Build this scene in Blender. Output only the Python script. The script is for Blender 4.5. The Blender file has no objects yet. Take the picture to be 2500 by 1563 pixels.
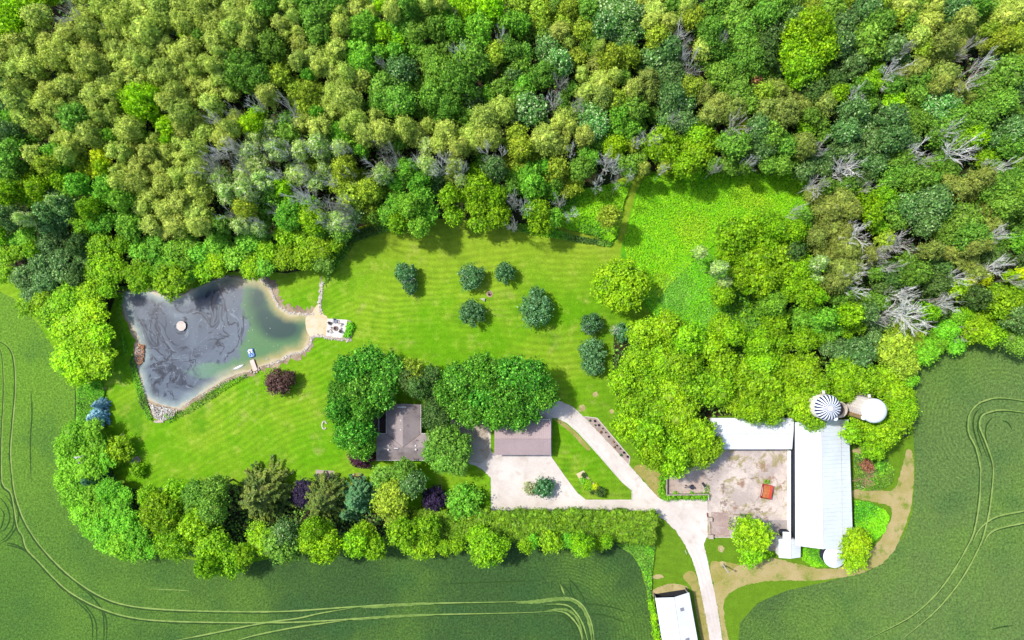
import bpy, bmesh, math, random
import numpy as np
from mathutils import Vector, Matrix

# ------------------------------------------------------------------ camera, world, sun, exposure
S = bpy.context.scene
H = 168.0
FPX = 1680.0
CX, CY = 1250.0, 781.5
NX, NY = 1340.0, 792.0            # where the photograph looks straight down
_n = Vector((NX-CX, -(NY-CY), -FPX)).normalized()
_z = -_n
_x = (Vector((1, 0, 0)) - _z*_z.x).normalized()
_y = _z.cross(_x)
R = Matrix((_x, _y, _z))          # camera -> world
cam = bpy.data.cameras.new("camera")
cam.sensor_width = 36; cam.lens = 36*FPX/2500; cam.clip_end = 3000; cam.clip_start = 1
camo = bpy.data.objects.new("camera", cam); S.collection.objects.link(camo)
camo.matrix_world = Matrix.Translation((0, 0, H)) @ R.to_4x4()
S.camera = camo
R_ = np.array(R)

def P(px, py, z=0.0):
    """point of the photograph carried along its ray to the level z"""
    d = R @ Vector((px-CX, -(py-CY), -FPX))
    t = (z-H)/d.z
    return Vector((d.x*t, d.y*t, z))

SUN_EL = math.radians(57)
sh = Vector((0.88, -0.47)).normalized()
sd = Vector((sh.x*math.cos(SUN_EL), sh.y*math.cos(SUN_EL), -math.sin(SUN_EL)))
w = bpy.data.worlds.new("World"); S.world = w; w.use_nodes = True
wn = w.node_tree.nodes; wl = w.node_tree.links
bg = wn["Background"]; sky = wn.new("ShaderNodeTexSky"); sky.sky_type = 'NISHITA'
sky.sun_disc = False; sky.sun_elevation = SUN_EL; sky.sun_rotation = math.atan2(-sh.x, -sh.y)
sky.air_density = 1.0; sky.dust_density = 2.0
wl.new(sky.outputs[0], bg.inputs[0]); bg.inputs[1].default_value = 0.15
sl = bpy.data.lights.new("sun", 'SUN'); sl.energy = 3.3; sl.angle = math.radians(2.5); sl.color = (1.0, 0.95, 0.86)
so = bpy.data.objects.new("sun", sl); S.collection.objects.link(so)
so.rotation_euler = sd.to_track_quat('-Z', 'Y').to_euler(); so.location = (-80, 60, 150)
S.view_settings.view_transform = 'Standard'; S.view_settings.look = 'None'
S.view_settings.exposure = 0.82; S.view_settings.gamma = 1.0
try:
    S.cycles.max_bounces = 5; S.cycles.diffuse_bounces = 3; S.cycles.glossy_bounces = 2
    S.cycles.transmission_bounces = 3; S.cycles.caustics_reflective = False; S.cycles.caustics_refractive = False
except Exception: pass

rnd = random.Random(7)
nr = np.random.default_rng(11)
col = S.collection

# ------------------------------------------------------------------ node helpers
def s2l(r, g, b):
    f = lambda c: (c/255/12.92 if c/255 <= .04045 else ((c/255+.055)/1.055)**2.4)
    return (f(r), f(g), f(b))
def A(r, g, b, k=0.55):           # colour seen in sun -> base colour
    c = s2l(r, g, b); return (c[0]*k, c[1]*k, c[2]*k, 1)

class NT:
    def __init__(s, name):
        s.m = bpy.data.materials.new(name); s.m.use_nodes = True
        s.t = s.m.node_tree; s.n = s.t.nodes; s.l = s.t.links
        s.b = s.n["Principled BSDF"]; s.out = s.n["Material Output"]
        s.co = s.n.new("ShaderNodeTexCoord").outputs['Object']
        s.b.inputs['Roughness'].default_value = .8
        s.b.inputs['Specular IOR Level'].default_value = .25
    def node(s, typ, **k):
        n = s.n.new(typ)
        for a, v in k.items(): setattr(n, a, v)
        return n
    def inp(s, sock, v):
        if isinstance(v, bpy.types.NodeSocket): s.l.new(v, sock)
        elif v is not None: sock.default_value = v
    def noise(s, scale, detail=3, rough=.55, dist=0, vec=None, out='Fac'):
        n = s.n.new("ShaderNodeTexNoise"); n.inputs['Scale'].default_value = scale
        n.inputs['Detail'].default_value = detail; n.inputs['Roughness'].default_value = rough
        n.inputs['Distortion'].default_value = dist; s.l.new(vec or s.co, n.inputs['Vector'])
        return n.outputs[out]
    def ramp(s, v, a, b, c0=0.0, c1=1.0):
        n = s.n.new("ShaderNodeMapRange"); s.inp(n.inputs[0], v)
        n.inputs[1].default_value = a; n.inputs[2].default_value = b
        n.inputs[3].default_value = c0; n.inputs[4].default_value = c1
        n.interpolation_type = 'SMOOTHSTEP'
        return n.outputs[0]
    def mix(s, f, a, b, mode='MIX'):
        n = s.n.new("ShaderNodeMix"); n.data_type = 'RGBA'; n.blend_type = mode; n.clamp_factor = True
        s.inp(n.inputs['Factor'], f); s.inp(n.inputs[6], a); s.inp(n.inputs[7], b)
        return n.outputs[2]
    def math(s, op, a, b=None, c=None):
        n = s.n.new("ShaderNodeMath"); n.operation = op
        s.inp(n.inputs[0], a)
        if b is not None: s.inp(n.inputs[1], b)
        if c is not None: s.inp(n.inputs[2], c)
        return n.outputs[0]
    def val(s, colr, v):            # scale a colour by a value
        n = s.n.new("ShaderNodeVectorMath"); n.operation = 'SCALE'
        s.inp(n.inputs[0], colr); s.inp(n.inputs['Scale'], v)
        return n.outputs[0]
    def bump(s, h, strength=.5, dist=.2):
        n = s.n.new("ShaderNodeBump"); n.inputs['Strength'].default_value = strength
        n.inputs['Distance'].default_value = dist; s.l.new(h, n.inputs['Height'])
        s.l.new(n.outputs[0], s.b.inputs['Normal'])
    def dist_to(s, x, y):           # horizontal distance to a place
        v = s.n.new("ShaderNodeVectorMath"); v.operation = 'MULTIPLY'
        s.l.new(s.co, v.inputs[0]); v.inputs[1].default_value = (1, 1, 0)
        n = s.n.new("ShaderNodeVectorMath"); n.operation = 'DISTANCE'
        s.l.new(v.outputs[0], n.inputs[0]); n.inputs[1].default_value = (x, y, 0)
        return n.outputs['Value']
    def xyz(s):
        n = s.n.new("ShaderNodeSeparateXYZ"); s.l.new(s.co, n.inputs[0]); return n.outputs
    def base(s, c): s.inp(s.b.inputs['Base Color'], c); return s.m

def simple(name, c, rough=.7, var=.12, scale=1.5, metal=0, c2=None):
    m = NT(name)
    n1 = m.noise(scale, 4)
    cc = m.mix(m.ramp(n1, .35, .65), c, c2 or tuple(x*(1-var) for x in c[:3])+(1,))
    cc = m.val(cc, m.ramp(m.noise(scale*7, 3), .2, .8, 1-var, 1+var))
    m.b.inputs['Roughness'].default_value = rough; m.b.inputs['Metallic'].default_value = metal
    return m.base(cc)

# foliage: colour varies leaf clump by leaf clump and tree by tree
def foliage(name, c1, c2, tip=None, tipf=.0, trans=.30, varv=.25, bright=1.0):
    m = NT(name)
    g = m.n.new("ShaderNodeNewGeometry"); oi = m.n.new("ShaderNodeObjectInfo")
    k = m.mix(m.ramp(m.noise(.35, 3), .3, .7), c1, c2)
    if tip:
        k = m.mix(m.math('GREATER_THAN', g.outputs['Random Per Island'], 1-tipf), k, tip)
    k = m.mix(m.math('MULTIPLY', m.math('LESS_THAN', m.math('FRACT', m.math('MULTIPLY', g.outputs['Random Per Island'], 37.7)), .10), .45), k, A(140, 128, 96, .5))
    v = m.ramp(g.outputs['Random Per Island'], 0, 1, (1-varv)*bright, (1+varv)*bright)
    r = m.ramp(oi.outputs['Random'], 0, 1, .87, 1.16)
    k = m.val(k, m.math('MULTIPLY', v, r))
    hs = m.n.new("ShaderNodeHueSaturation")
    m.l.new(m.math('MULTIPLY_ADD', m.math('FRACT', m.math('MULTIPLY', oi.outputs['Random'], 7.31)), .022, .480), hs.inputs['Hue'])
    m.l.new(k, hs.inputs['Color']); k = hs.outputs[0]
    m.b.inputs['Roughness'].default_value = .6; m.b.inputs['Specular IOR Level'].default_value = .25
    m.base(k)
    tr = m.n.new("ShaderNodeBsdfTranslucent"); m.l.new(m.val(k, 1.2), tr.inputs[0])
    ms = m.n.new("ShaderNodeMixShader"); ms.inputs[0].default_value = trans
    m.l.new(m.b.outputs[0], ms.inputs[1]); m.l.new(tr.outputs[0], ms.inputs[2])
    m.l.new(ms.outputs[0], m.out.inputs[0])
    return m.m

F = {
 'O': foliage('olive_foliage', A(184,206,92,.94), A(152,184,66,.86), varv=.35),
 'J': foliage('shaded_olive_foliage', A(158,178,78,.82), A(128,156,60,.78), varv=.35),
 'Y': foliage('yellowgreen_foliage', A(176,228,22,.82), A(138,210,16,.76), varv=.35),
 'Z': foliage('yellow_foliage', A(214,236,22,.82), A(190,224,20,.76), varv=.35),
 'K': foliage('lime_foliage', A(152,206,20,.80), A(116,186,16,.76), varv=.38),
 'L': foliage('light_green_foliage', A(136,206,56,.82), A(106,186,42,.78), varv=.36),
 'V': foliage('vivid_green_foliage', A(136,216,44,.82), A(114,200,36,.78), varv=.28),
 'G': foliage('green_foliage', A(128,184,58,.80), A(104,164,48,.76), varv=.38),
 'T': foliage('bluish_green_foliage', A(110,162,80,.76), A(90,146,66,.72), tip=A(160,196,128,.7), tipf=.12, varv=.35),
 'D': foliage('dark_green_foliage', A(98,144,62,.70), A(84,128,54,.68), varv=.38),
 'M': foliage('mossy_foliage', A(172,200,56,.84), A(138,178,42,.80), varv=.36),
 'W': foliage('pale_tipped_foliage', A(112,180,78,.78), A(90,162,66,.74), tip=A(190,222,155,.72), tipf=.22, varv=.3),
 'P': foliage('greygreen_foliage', A(180,216,112,.84), A(144,200,80,.82), tip=A(214,218,178,.78), tipf=.16, varv=.3),
 'E': foliage('deep_emerald_foliage', A(86,172,34,.74), A(66,152,28,.70), tip=A(124,204,66,.74), tipf=.15, varv=.38),
 'S': foliage('spruce_foliage', A(138,160,60,.80), A(78,118,48,.72), varv=.35),
 'Q': foliage('bluegreen_needle_foliage', A(118,178,112,.82), A(90,152,98,.78), varv=.3),
 'B': foliage('blue_spruce_foliage', A(165,200,212,.95), A(120,165,190,.9), varv=.35),
 'U': foliage('purple_foliage', A(88,66,112,.5), A(66,50,90,.5), varv=.35),
 'R': foliage('plum_foliage', A(122,62,92,.5), A(96,48,72,.5), varv=.35),
 'N': foliage('copper_foliage', A(140,108,98,.56), A(114,90,70,.55), varv=.4),
 'C': foliage('rust_brown_foliage', A(210,165,120,.7), A(184,130,90,.66)),
 'A': foliage('apple_foliage', A(92,156,86,.72), A(68,134,70,.68), tip=A(140,190,145,.6), tipf=.15, varv=.35),
 'H': foliage('hedge_foliage', A(122,176,34,.78), A(98,158,30,.74), varv=.38),
 'I': foliage('cream_foliage', A(205,215,170,.66), A(175,195,125,.64)),
}
M_bark = simple('bark', A(110,95,80,.45), .9)
M_dead = simple('bleached_wood', A(236,236,232,.92), .85, .12, .8, c2=A(214,212,206,.85))
M_dead2 = simple('grey_bleached_wood', A(214,212,206,.82), .85, .15, .8, c2=A(184,178,170,.78))

M_brownwood = simple('brown_dead_wood', A(190,160,120,.6), .9, .2)

# ------------------------------------------------------------------ mesh helpers
class MB:
    def __init__(s): s.v = []; s.f = []; s.mi = []
    def add(s, vs, fs, mi=0):
        b = len(s.v); s.v += [tuple(v) for v in vs]
        s.f += [tuple(i+b for i in f) for f in fs]; s.mi += [mi]*len(fs)
    def box(s, c, size, rz=0, mi=0, taper=1.0):
        x, y, z = size[0]/2, size[1]/2, size[2]/2
        ca, sa = math.cos(rz), math.sin(rz); vs = []
        for dz, k in ((-z, 1), (z, taper)):
            for dx, dy in ((-x, -y), (x, -y), (x, y), (-x, y)):
                dx *= k; dy *= k
                vs.append((c[0]+dx*ca-dy*sa, c[1]+dx*sa+dy*ca, c[2]+dz))
        s.add(vs, [(3,2,1,0),(4,5,6,7),(0,1,5,4),(1,2,6,5),(2,3,7,6),(3,0,4,7)], mi)
    def prism(s, pts, z0, z1, mi=0):
        n = len(pts); vs = [(p[0], p[1], z0) for p in pts]+[(p[0], p[1], z1) for p in pts]
        fs = [tuple(range(n-1, -1, -1)), tuple(range(n, 2*n))]+[(i, (i+1)%n, n+(i+1)%n, n+i) for i in range(n)]
        s.add(vs, fs, mi)
    def cyl(s, c, r, z0, z1, n=16, mi=0, r1=None, cap=True):
        r1 = r if r1 is None else r1
        vs = [(c[0]+r*math.cos(a), c[1]+r*math.sin(a), z0) for a in [2*math.pi*i/n for i in range(n)]]
        vs += [(c[0]+r1*math.cos(a), c[1]+r1*math.sin(a), z1) for a in [2*math.pi*i/n for i in range(n)]]
        fs = [(i, (i+1)%n, n+(i+1)%n, n+i) for i in range(n)]
        if cap: fs += [tuple(range(n-1, -1, -1)), tuple(range(n, 2*n))]
        s.add(vs, fs, mi)
    def tube(s, pts, rad, n=6, mi=0):
        pts = [Vector(p) for p in pts]; rings = []
        for i, p in enumerate(pts):
            d = (pts[min(i+1, len(pts)-1)]-pts[max(i-1, 0)])
            if d.length < 1e-6: d = Vector((0, 0, 1))
            d.normalize()
            u = d.cross(Vector((0, 0, 1)) if abs(d.z) < .9 else Vector((1, 0, 0))).normalized(); v = d.cross(u)
            r = rad[i] if isinstance(rad, (list, tuple)) else rad
            rings.append([p+(u*math.cos(2*math.pi*k/n)+v*math.sin(2*math.pi*k/n))*r for k in range(n)])
        vs = [q for rg in rings for q in rg]; fs = []
        for i in range(len(rings)-1):
            for k in range(n):
                fs.append((i*n+k, i*n+(k+1)%n, (i+1)*n+(k+1)%n, (i+1)*n+k))
        fs += [tuple(range(n-1, -1, -1)), tuple((len(rings)-1)*n+k for k in range(n))]
        s.add(vs, fs, mi)
    def torus(s, c, R1, r, n=20, m=8, mi=0, sq=1.0):
        vs = []; fs = []
        for i in range(n):
            a = 2*math.pi*i/n
            for j in range(m):
                b = 2*math.pi*j/m
                vs.append((c[0]+(R1+r*math.cos(b))*math.cos(a), c[1]+(R1+r*math.cos(b))*math.sin(a), c[2]+r*sq*math.sin(b)))
        for i in range(n):
            for j in range(m):
                fs.append((i*m+j, ((i+1)%n)*m+j, ((i+1)%n)*m+(j+1)%m, i*m+(j+1)%m))
        s.add(vs, fs, mi)
    def dome(s, c, r, h, n=40, m=8, mats=(0,), capr=0.0):
        rings = []
        for j in range(m):
            a = math.pi/2*j/m
            rings.append([(c[0]+r*math.cos(a)*math.cos(2*math.pi*i/n), c[1]+r*math.cos(a)*math.sin(2*math.pi*i/n), c[2]+h*math.sin(a)) for i in range(n)])
        for j in range(m-1):
            for i in range(n):
                k = (i+1)%n
                s.add([rings[j][i], rings[j][k], rings[j+1][k], rings[j+1][i]], [(0,1,2,3)], mats[i % len(mats)])
        for i in range(n):
            s.add([rings[-1][i], rings[-1][(i+1)%n], (c[0], c[1], c[2]+h)], [(0,1,2)], mats[i % len(mats)])
    def mesh(s, name, mats, smooth=False):
        me = bpy.data.meshes.new(name); me.from_pydata(s.v, [], s.f)
        for m in (mats if isinstance(mats, (list, tuple)) else [mats]): me.materials.append(m)
        me.polygons.foreach_set('material_index', s.mi)
        if smooth: me.polygons.foreach_set('use_smooth', [True]*len(s.f))
        me.update(); return me
    def build(s, name, mats, parent=None, smooth=False, loc=None):
        o = bpy.data.objects.new(name, s.mesh(name, mats, smooth)); col.objects.link(o)
        if parent: o.parent = parent
        if loc is not None: o.location = loc
        return o

def tag(o, label=None, cat=None, group=None, kind=None):
    if label: o['label'] = label
    if cat: o['category'] = cat
    if group: o['group'] = group
    if kind: o['kind'] = kind
    return o
def empty(name, loc, rz=0, label=None, cat=None, group=None):
    o = bpy.data.objects.new(name, None); col.objects.link(o); o.location = loc; o.rotation_euler = (0, 0, rz)
    o.empty_display_size = .5
    return tag(o, label, cat, group)

def smooth_closed(pts, k=6):
    n = len(pts); out = []
    for i in range(n):
        p0, p1, p2, p3 = [np.array(pts[(i+j-1) % n], float) for j in range(4)]
        for t in np.linspace(0, 1, k, endpoint=False):
            out.append(.5*((2*p1)+(-p0+p2)*t+(2*p0-5*p1+4*p2-p3)*t*t+(-p0+3*p1-3*p2+p3)*t**3))
    return out
def smooth_open(pts, k=8):
    pts = [np.array(p, float) for p in pts]; n = len(pts); out = []
    for i in range(n-1):
        p0 = pts[max(i-1, 0)]; p1 = pts[i]; p2 = pts[i+1]; p3 = pts[min(i+2, n-1)]
        for t in np.linspace(0, 1, k, endpoint=False):
            out.append(.5*((2*p1)+(-p0+p2)*t+(2*p0-5*p1+4*p2-p3)*t*t+(-p0+3*p1-3*p2+p3)*t**3))
    out.append(pts[-1]); return out
def densify(pts, step, closed=True):
    out = []; n = len(pts)
    for i in range(n if closed else n-1):
        a = np.array(pts[i][:2], float); b = np.array(pts[(i+1) % n][:2], float)
        m = max(1, int(np.linalg.norm(b-a)/step))
        for j in range(m): out.append(a+(b-a)*j/m)
    if not closed: out.append(np.array(pts[-1][:2], float))
    return out

def sheet(name, pts, z, mat, kind='structure', smooth=True, jit=0.0, label=None, cat=None, step=6, parent=None):
    q = smooth_closed(pts, 6) if smooth else [np.array(p, float) for p in pts]
    if jit: q = [p+nr.normal(0, jit, 2) for p in densify(q, step)]
    vs = [P(p[0], p[1], z) for p in q]
    b = MB(); b.add(vs, [tuple(range(len(vs)))][:1])
    o = b.build(name, mat, parent)
    me = o.data
    if me.polygons[0].normal.z < 0: me.flip_normals()
    tag(o, label, cat, None, kind); return o

def strip(name, pts, wpx, z, mat, kind='structure', smooth=True, jit=.15, k=8, fade=True, label=None, cat=None):
    q = smooth_open(pts, k) if smooth else [np.array(p, float) for p in pts]
    q = densify(q, 7, False)
    W = [np.array(P(a[0], a[1], z)) for a in q]; b = MB(); vs = []; n = len(W)
    for i in range(n):
        d = W[min(i+1, n-1)]-W[max(i-1, 0)]; d /= (np.linalg.norm(d)+1e-9); nn = np.array((-d[1], d[0], 0))
        w_ = wpx*.05*(1+rnd.uniform(-jit, jit)*2)
        if fade: w_ *= min(1, .15+i/(3+n*.18), .15+(n-1-i)/(3+n*.18))
        vs += [W[i]+nn*w_, W[i]-nn*w_]
    b.add(vs, [(2*i+1, 2*i+3, 2*i+2, 2*i) for i in range(n-1)])
    o = b.build(name, mat); tag(o, label, cat, None, kind); return o

def inpoly(x, y, poly):
    x = np.asarray(x); y = np.asarray(y); r = np.zeros(x.shape, bool); n = len(poly); j = n-1
    for i in range(n):
        xi, yi = poly[i][0], poly[i][1]; xj, yj = poly[j][0], poly[j][1]
        c = ((yi > y) != (yj > y)) & (x < (xj-xi)*(y-yi)/((yj-yi) or 1e-9)+xi)
        r ^= c; j = i
    return r

# ------------------------------------------------------------------ leaf-clump geometry
def quads(p, nrm, size, rg):
    """irregular leaf clumps at points p facing nrm"""
    n = len(p); nrm = nrm/np.linalg.norm(nrm, axis=1, keepdims=True)
    a = rg.normal(size=(n, 3)); u = np.cross(nrm, a); u /= np.linalg.norm(u, axis=1, keepdims=True); v = np.cross(nrm, u)
    s = (size*rg.uniform(.6, 1.35, n))[:, None]
    cs = []
    for k, (cu, cv) in enumerate(((1, .2), (.1, 1), (-1, -.1), (-.2, -.9))):
        j = rg.uniform(.65, 1.2, (n, 1))
        cs.append(p+(u*cu+v*cv)*s*.5*j+nrm*rg.normal(0, .12, (n, 1))*s)
    V = np.stack(cs, 1).reshape(-1, 3)
    return V
def mesh_np(name, V, mat, extra=None):
    nq = len(V)//4
    me = bpy.data.meshes.new(name)
    V2 = V; nf = nq; ev = ef = None
    if extra is not None:
        ev, ef = extra; V2 = np.vstack([V, ev])
    me.vertices.add(len(V2)); me.vertices.foreach_set('co', V2.astype(np.float32).ravel())
    loops = np.arange(nq*4)
    tot = [4]*nq; start = list(range(0, nq*4, 4))
    if extra is not None and len(ef):
        loops = np.concatenate([loops, (np.array(ef)+nq*4).ravel()])
        start += list(range(nq*4, nq*4+3*len(ef), 3)); tot += [3]*len(ef)
    me.loops.add(len(loops)); me.loops.foreach_set('vertex_index', loops.astype(np.int32))
    me.polygons.add(len(tot)); me.polygons.foreach_set('loop_start', start); me.polygons.foreach_set('loop_total', tot)
    me.materials.append(mat); me.update(calc_edges=True); me.validate()
    return me
_bm = bmesh.new(); bmesh.ops.create_icosphere(_bm, subdivisions=2, radius=1)
ICV = np.array([v.co[:] for v in _bm.verts]); ICF = np.array([[v.index for v in f.verts] for f in _bm.faces]); _bm.free()

def crown(name, lobes, leaf, dens, mat, rg, zmin=-.45, core=.66, jit=.8, up=.45, squash=1.0):
    C = np.array([l[:3] for l in lobes]); Rr = np.array([l[3] for l in lobes]); Vs = []; ev = []; ef = []; off = 0
    per = 9                                   # leaf clumps to a spray
    for i in range(len(lobes)):
        sq = np.array((1, 1, squash))*rg.uniform(.85, 1.15, 3)
        n = max(4, int(dens*4*math.pi*Rr[i]**2/per))
        d = rg.normal(size=(n, 3)); d /= np.linalg.norm(d, axis=1, keepdims=True); d = d[d[:, 2] > zmin]
        c0 = d*Rr[i]*sq*rg.uniform(.80, 1.16, len(d))[:, None]
        sg = leaf*.75
        p = np.repeat(c0, per, 0)+rg.normal(0, 1, (len(c0)*per, 3))*sg*np.array((1, 1, .7))
        dd = np.repeat(d, per, 0)
        p = C[i]+p
        keep = np.ones(len(p), bool)
        for j in range(len(lobes)):
            if j != i and np.linalg.norm(C[j]-C[i]) < Rr[i]+Rr[j]:
                keep &= np.linalg.norm((p-C[j])/np.array((1, 1, squash)), axis=1) > Rr[j]*.80
        p = p[keep]; dd = dd[keep]
        nm = dd+rg.normal(0, jit, dd.shape)+np.array((0, 0, up))
        Vs.append(quads(p, nm, leaf, rg))
        k = ICV*(Rr[i]*core)*(1+.12*rg.normal(size=(len(ICV), 1)))*sq+C[i]
        k = k[ICF.ravel()]+rg.normal(0, .05*Rr[i], (len(ICF)*3, 3))      # loose facets, so each takes its own leaf colour
        ev.append(k); ef.append(np.arange(len(k)).reshape(-1, 3)+off); off += len(k)
    return mesh_np(name, np.vstack(Vs), mat, (np.vstack(ev), np.vstack(ef)))

def trunk_mesh(name, h, r, spread, rg, nb=5):
    b = MB()
    lean = rg.normal(0, .12, 2)
    pts = [(0, 0, -.1), (lean[0]*.3, lean[1]*.3, h*.35), (lean[0], lean[1], h*.75), (lean[0]*1.4, lean[1]*1.4, h)]
    b.tube(pts, [r*1.25, r, r*.7, r*.3], 7)
    for i in range(nb):
        a = 2*math.pi*i/nb+rg.uniform(-.4, .4); z0 = h*rg.uniform(.35, .7)
        L = spread*rg.uniform(.45, .75)
        b.tube([(lean[0]*.7, lean[1]*.7, z0), (math.cos(a)*L*.5, math.sin(a)*L*.5, z0+L*.45), (math.cos(a)*L, math.sin(a)*L, z0+L*.8)], [r*.5, r*.33, r*.12], 5)
    return b.mesh(name, M_bark)

# variant libraries: name -> list of (crown mesh, trunk mesh, R, zc)
VAR = {}
def lib_round(key, R0, zc, hz, nl, lr, leaf, dens, count, squash=1.0, jit=.8, core=.66, rim=.78, trunk_r=.22):
    L = []
    for k in range(count):
        rg = np.random.default_rng(hash((len(key), k, nl)) % 99991 + k*17+int(R0*10))
        lobes = [(0, 0, zc-.1*hz, R0*.62)]
        ga = 2.39996
        for i in range(nl):
            t = (i+.5)/nl; zz = 1-t*1.35; rr = math.sqrt(max(0.02, 1-zz*zz)); a = i*ga+rg.uniform(-.35, .35)
            f = rg.uniform(.86, 1.12)
            q = R0*lr*rg.choice([rg.uniform(.6, .95), rg.uniform(.9, 1.5)])
            x = math.cos(a)*rr*(R0-q)*f; y = math.sin(a)*rr*(R0-q)*f
            z = zc+zz*(hz-q*.8)*rg.uniform(.85, 1.1)
            lobes.append((x, y, z, q))
        me = crown('crown', lobes, leaf, dens, F['G'], rg, squash=squash, jit=jit, core=core)
        tm = trunk_mesh('trunk', zc, trunk_r, R0*.9, rg)
        L.append((me, tm, R0, zc))
    VAR[key] = L
lib_round('big', 6.2, 8.6, 4.6, 40, .26, .52, 5.0, 4, trunk_r=.38)
lib_round('med', 4.2, 8.8, 3.8, 26, .30, .46, 6.0, 5, trunk_r=.26)
lib_round('small', 2.6, 8.2, 2.8, 16, .36, .40, 7.5, 5, trunk_r=.17)
lib_round('oliv', 2.8, 9.4, 4.2, 12, .46, .30, 14, 6, jit=.75, core=.78, trunk_r=.15)
lib_round('olivbig', 4.0, 9.4, 4.2, 18, .40, .30, 12, 3, jit=.8, core=.74, trunk_r=.2)
lib_round('bush', 2.4, 1.3, 1.5, 13, .36, .36, 8, 4, trunk_r=.1)
lib_round('ornam', 3.2, 2.6, 2.4, 26, .28, .34, 10.0, 4, jit=.9, trunk_r=.16)

def spike_lib(key, R0, h, leaf, whorls, per, count, droop=.25, dens=1.0):
    """conifers: radiating fingered branches in whorls"""
    L = []
    for k in range(count):
        rg = np.random.default_rng(500+k+int(h*10)); Vs = []
        for wv in range(whorls):
            t = wv/(whorls-1); z0 = h*(.12+.86*t); L0 = R0*(1-t)**.8+.25
            n = max(4, int(per*(1-t*.6))); a0 = rg.uniform(0, 6.28)
            for i in range(n):
                a = a0+2*math.pi*i/n+rg.normal(0, .12); Lb = L0*rg.uniform(.75, 1.12)
                m = int(Lb*16*dens)+6
                s = rg.uniform(.05, 1, m)**.8
                side = rg.normal(0, 1, m)*(.10+.20*(1-s)*min(1.4, Lb*.35))
                dx, dy = math.cos(a), math.sin(a)
                x = dx*s*Lb-dy*side; y = dy*s*Lb+dx*side
                z = z0-droop*s*s*Lb*.6+rg.normal(0, .10, m)-abs(side)*.25
                p = np.stack([x, y, z], 1)
                nm = np.stack([dx*.4+rg.normal(0, .5, m), dy*.4+rg.normal(0, .5, m), np.ones(m)], 1)
                Vs.append(quads(p, nm, leaf, rg))
        b = MB()
        ev = ICV*np.array((R0*.45, R0*.45, h*.32))+np.array((0, 0, h*.42))
        me = mesh_np('crown', np.vstack(Vs), F['S'], (ev, ICF))
        t = MB(); t.tube([(0, 0, -.1), (0, 0, h*.5), (0, 0, h*.98)], [.3, .18, .04], 7); tm = t.mesh('trunk', M_bark)
        L.append((me, tm, R0, h*.45))
    VAR[key] = L
spike_lib('spruce', 5.5, 13, .40, 15, 13, 2, dens=1.5)
spike_lib('densespruce', 2.6, 5.5, .26, 14, 15, 2, dens=2.2)
spike_lib('pine', 3.8, 9, .34, 15, 14, 2, dens=2.0)

def dead_lib(count):
    L = []
    for k in range(count):
        rg = random.Random(900+k); b = MB(); h = 9.0; R0 = 4.0
        def br(p, d, L_, r, lev):
            n = 3 if lev else 4; pts = [Vector(p)]; dd = Vector(d).normalized()
            for i in range(n):
                dd = (dd+Vector((rg.gauss(0, .14), rg.gauss(0, .14), rg.gauss(.03, .10)))).normalized()
                pts.append(pts[-1]+dd*L_/n)
            b.tube(pts, [r*(1-.72*q/n) for q in range(n+1)], 4 if lev else 6)
            if lev < 3:
                m = (11, 7, 4)[lev]
                for i in range(m):
                    t = rg.uniform(.35 if lev == 0 else .15, 1); idx = min(n-1, int(t*n)); q = pts[idx].lerp(pts[idx+1], t*n-idx)
                    if lev == 0:
                        a = i*2.4+rg.uniform(-.5, .5); nd = Vector((math.cos(a), math.sin(a), rg.uniform(.35, 1.1)))
                        br(q, nd, R0*rg.uniform(.7, 1.15), .07, 1)
                    else:
                        nd = (dd+Vector((rg.gauss(0, .5), rg.gauss(0, .5), rg.gauss(.1, .25)))).normalized()
                        br(q, nd, L_*rg.uniform(.35, .6), (.07, .042, .028)[lev], lev+1)
        br((0, 0, -.1), (rg.uniform(-.1, .1), rg.uniform(-.1, .1), 1), h*.8, .2, 0)
        L.append((b.mesh('branches', M_dead), None, R0*1.05, h*.85))
    VAR['dead'] = L
dead_lib(6)

LABELS = {}
LOOK = {'O': 'rounded olive-green tree', 'Y': 'bright yellow-green tree', 'Z': 'yellow-leaved tree', 'K': 'lime-green leafy tree',
        'L': 'light green leafy tree', 'V': 'vivid green bushy tree', 'G': 'mid-green leafy tree', 'T': 'bluish-green leafy tree', 'D': 'dark green tree',
        'M': 'mossy yellowish tree', 'W': 'green tree with pale tips', 'P': 'pale grey-green tree', 'X': 'bare bleached tree', 'E': 'emerald green tree',
        'C': 'rust-brown dead tree'}
GRP = {'O': 'rounded olive-green trees of the wood', 'Y': 'bright yellow-green trees', 'Z': 'yellow-leaved trees', 'K': 'lime-green trees',
       'L': 'light green trees', 'V': 'vivid green bushy trees along the field edge', 'G': 'mid-green trees', 'T': 'bluish-green trees', 'D': 'dark green trees',
       'M': 'mossy yellowish trees', 'W': 'green trees with pale tips', 'P': 'pale grey-green trees', 'X': 'bare bleached trees', 'E': 'emerald trees by the house', 'C': 'dead brown trees'}
KNAME = {'O': 'olive_leaved_tree', 'Y': 'yellow_leaved_tree', 'Z': 'yellow_leaved_tree', 'K': 'lime_leaved_tree', 'L': 'light_leaved_tree', 'V': 'bush', 'G': 'green_leaved_tree',
         'T': 'bluish_leaved_tree', 'D': 'dark_leaved_tree', 'M': 'mossy_tree', 'W': 'pale_tipped_tree', 'P': 'grey_leaved_tree', 'X': 'dead_tree', 'E': 'shade_tree', 'C': 'dead_tree'}
TREES = []     # (kind, px, py, object)
_first = {}
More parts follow.
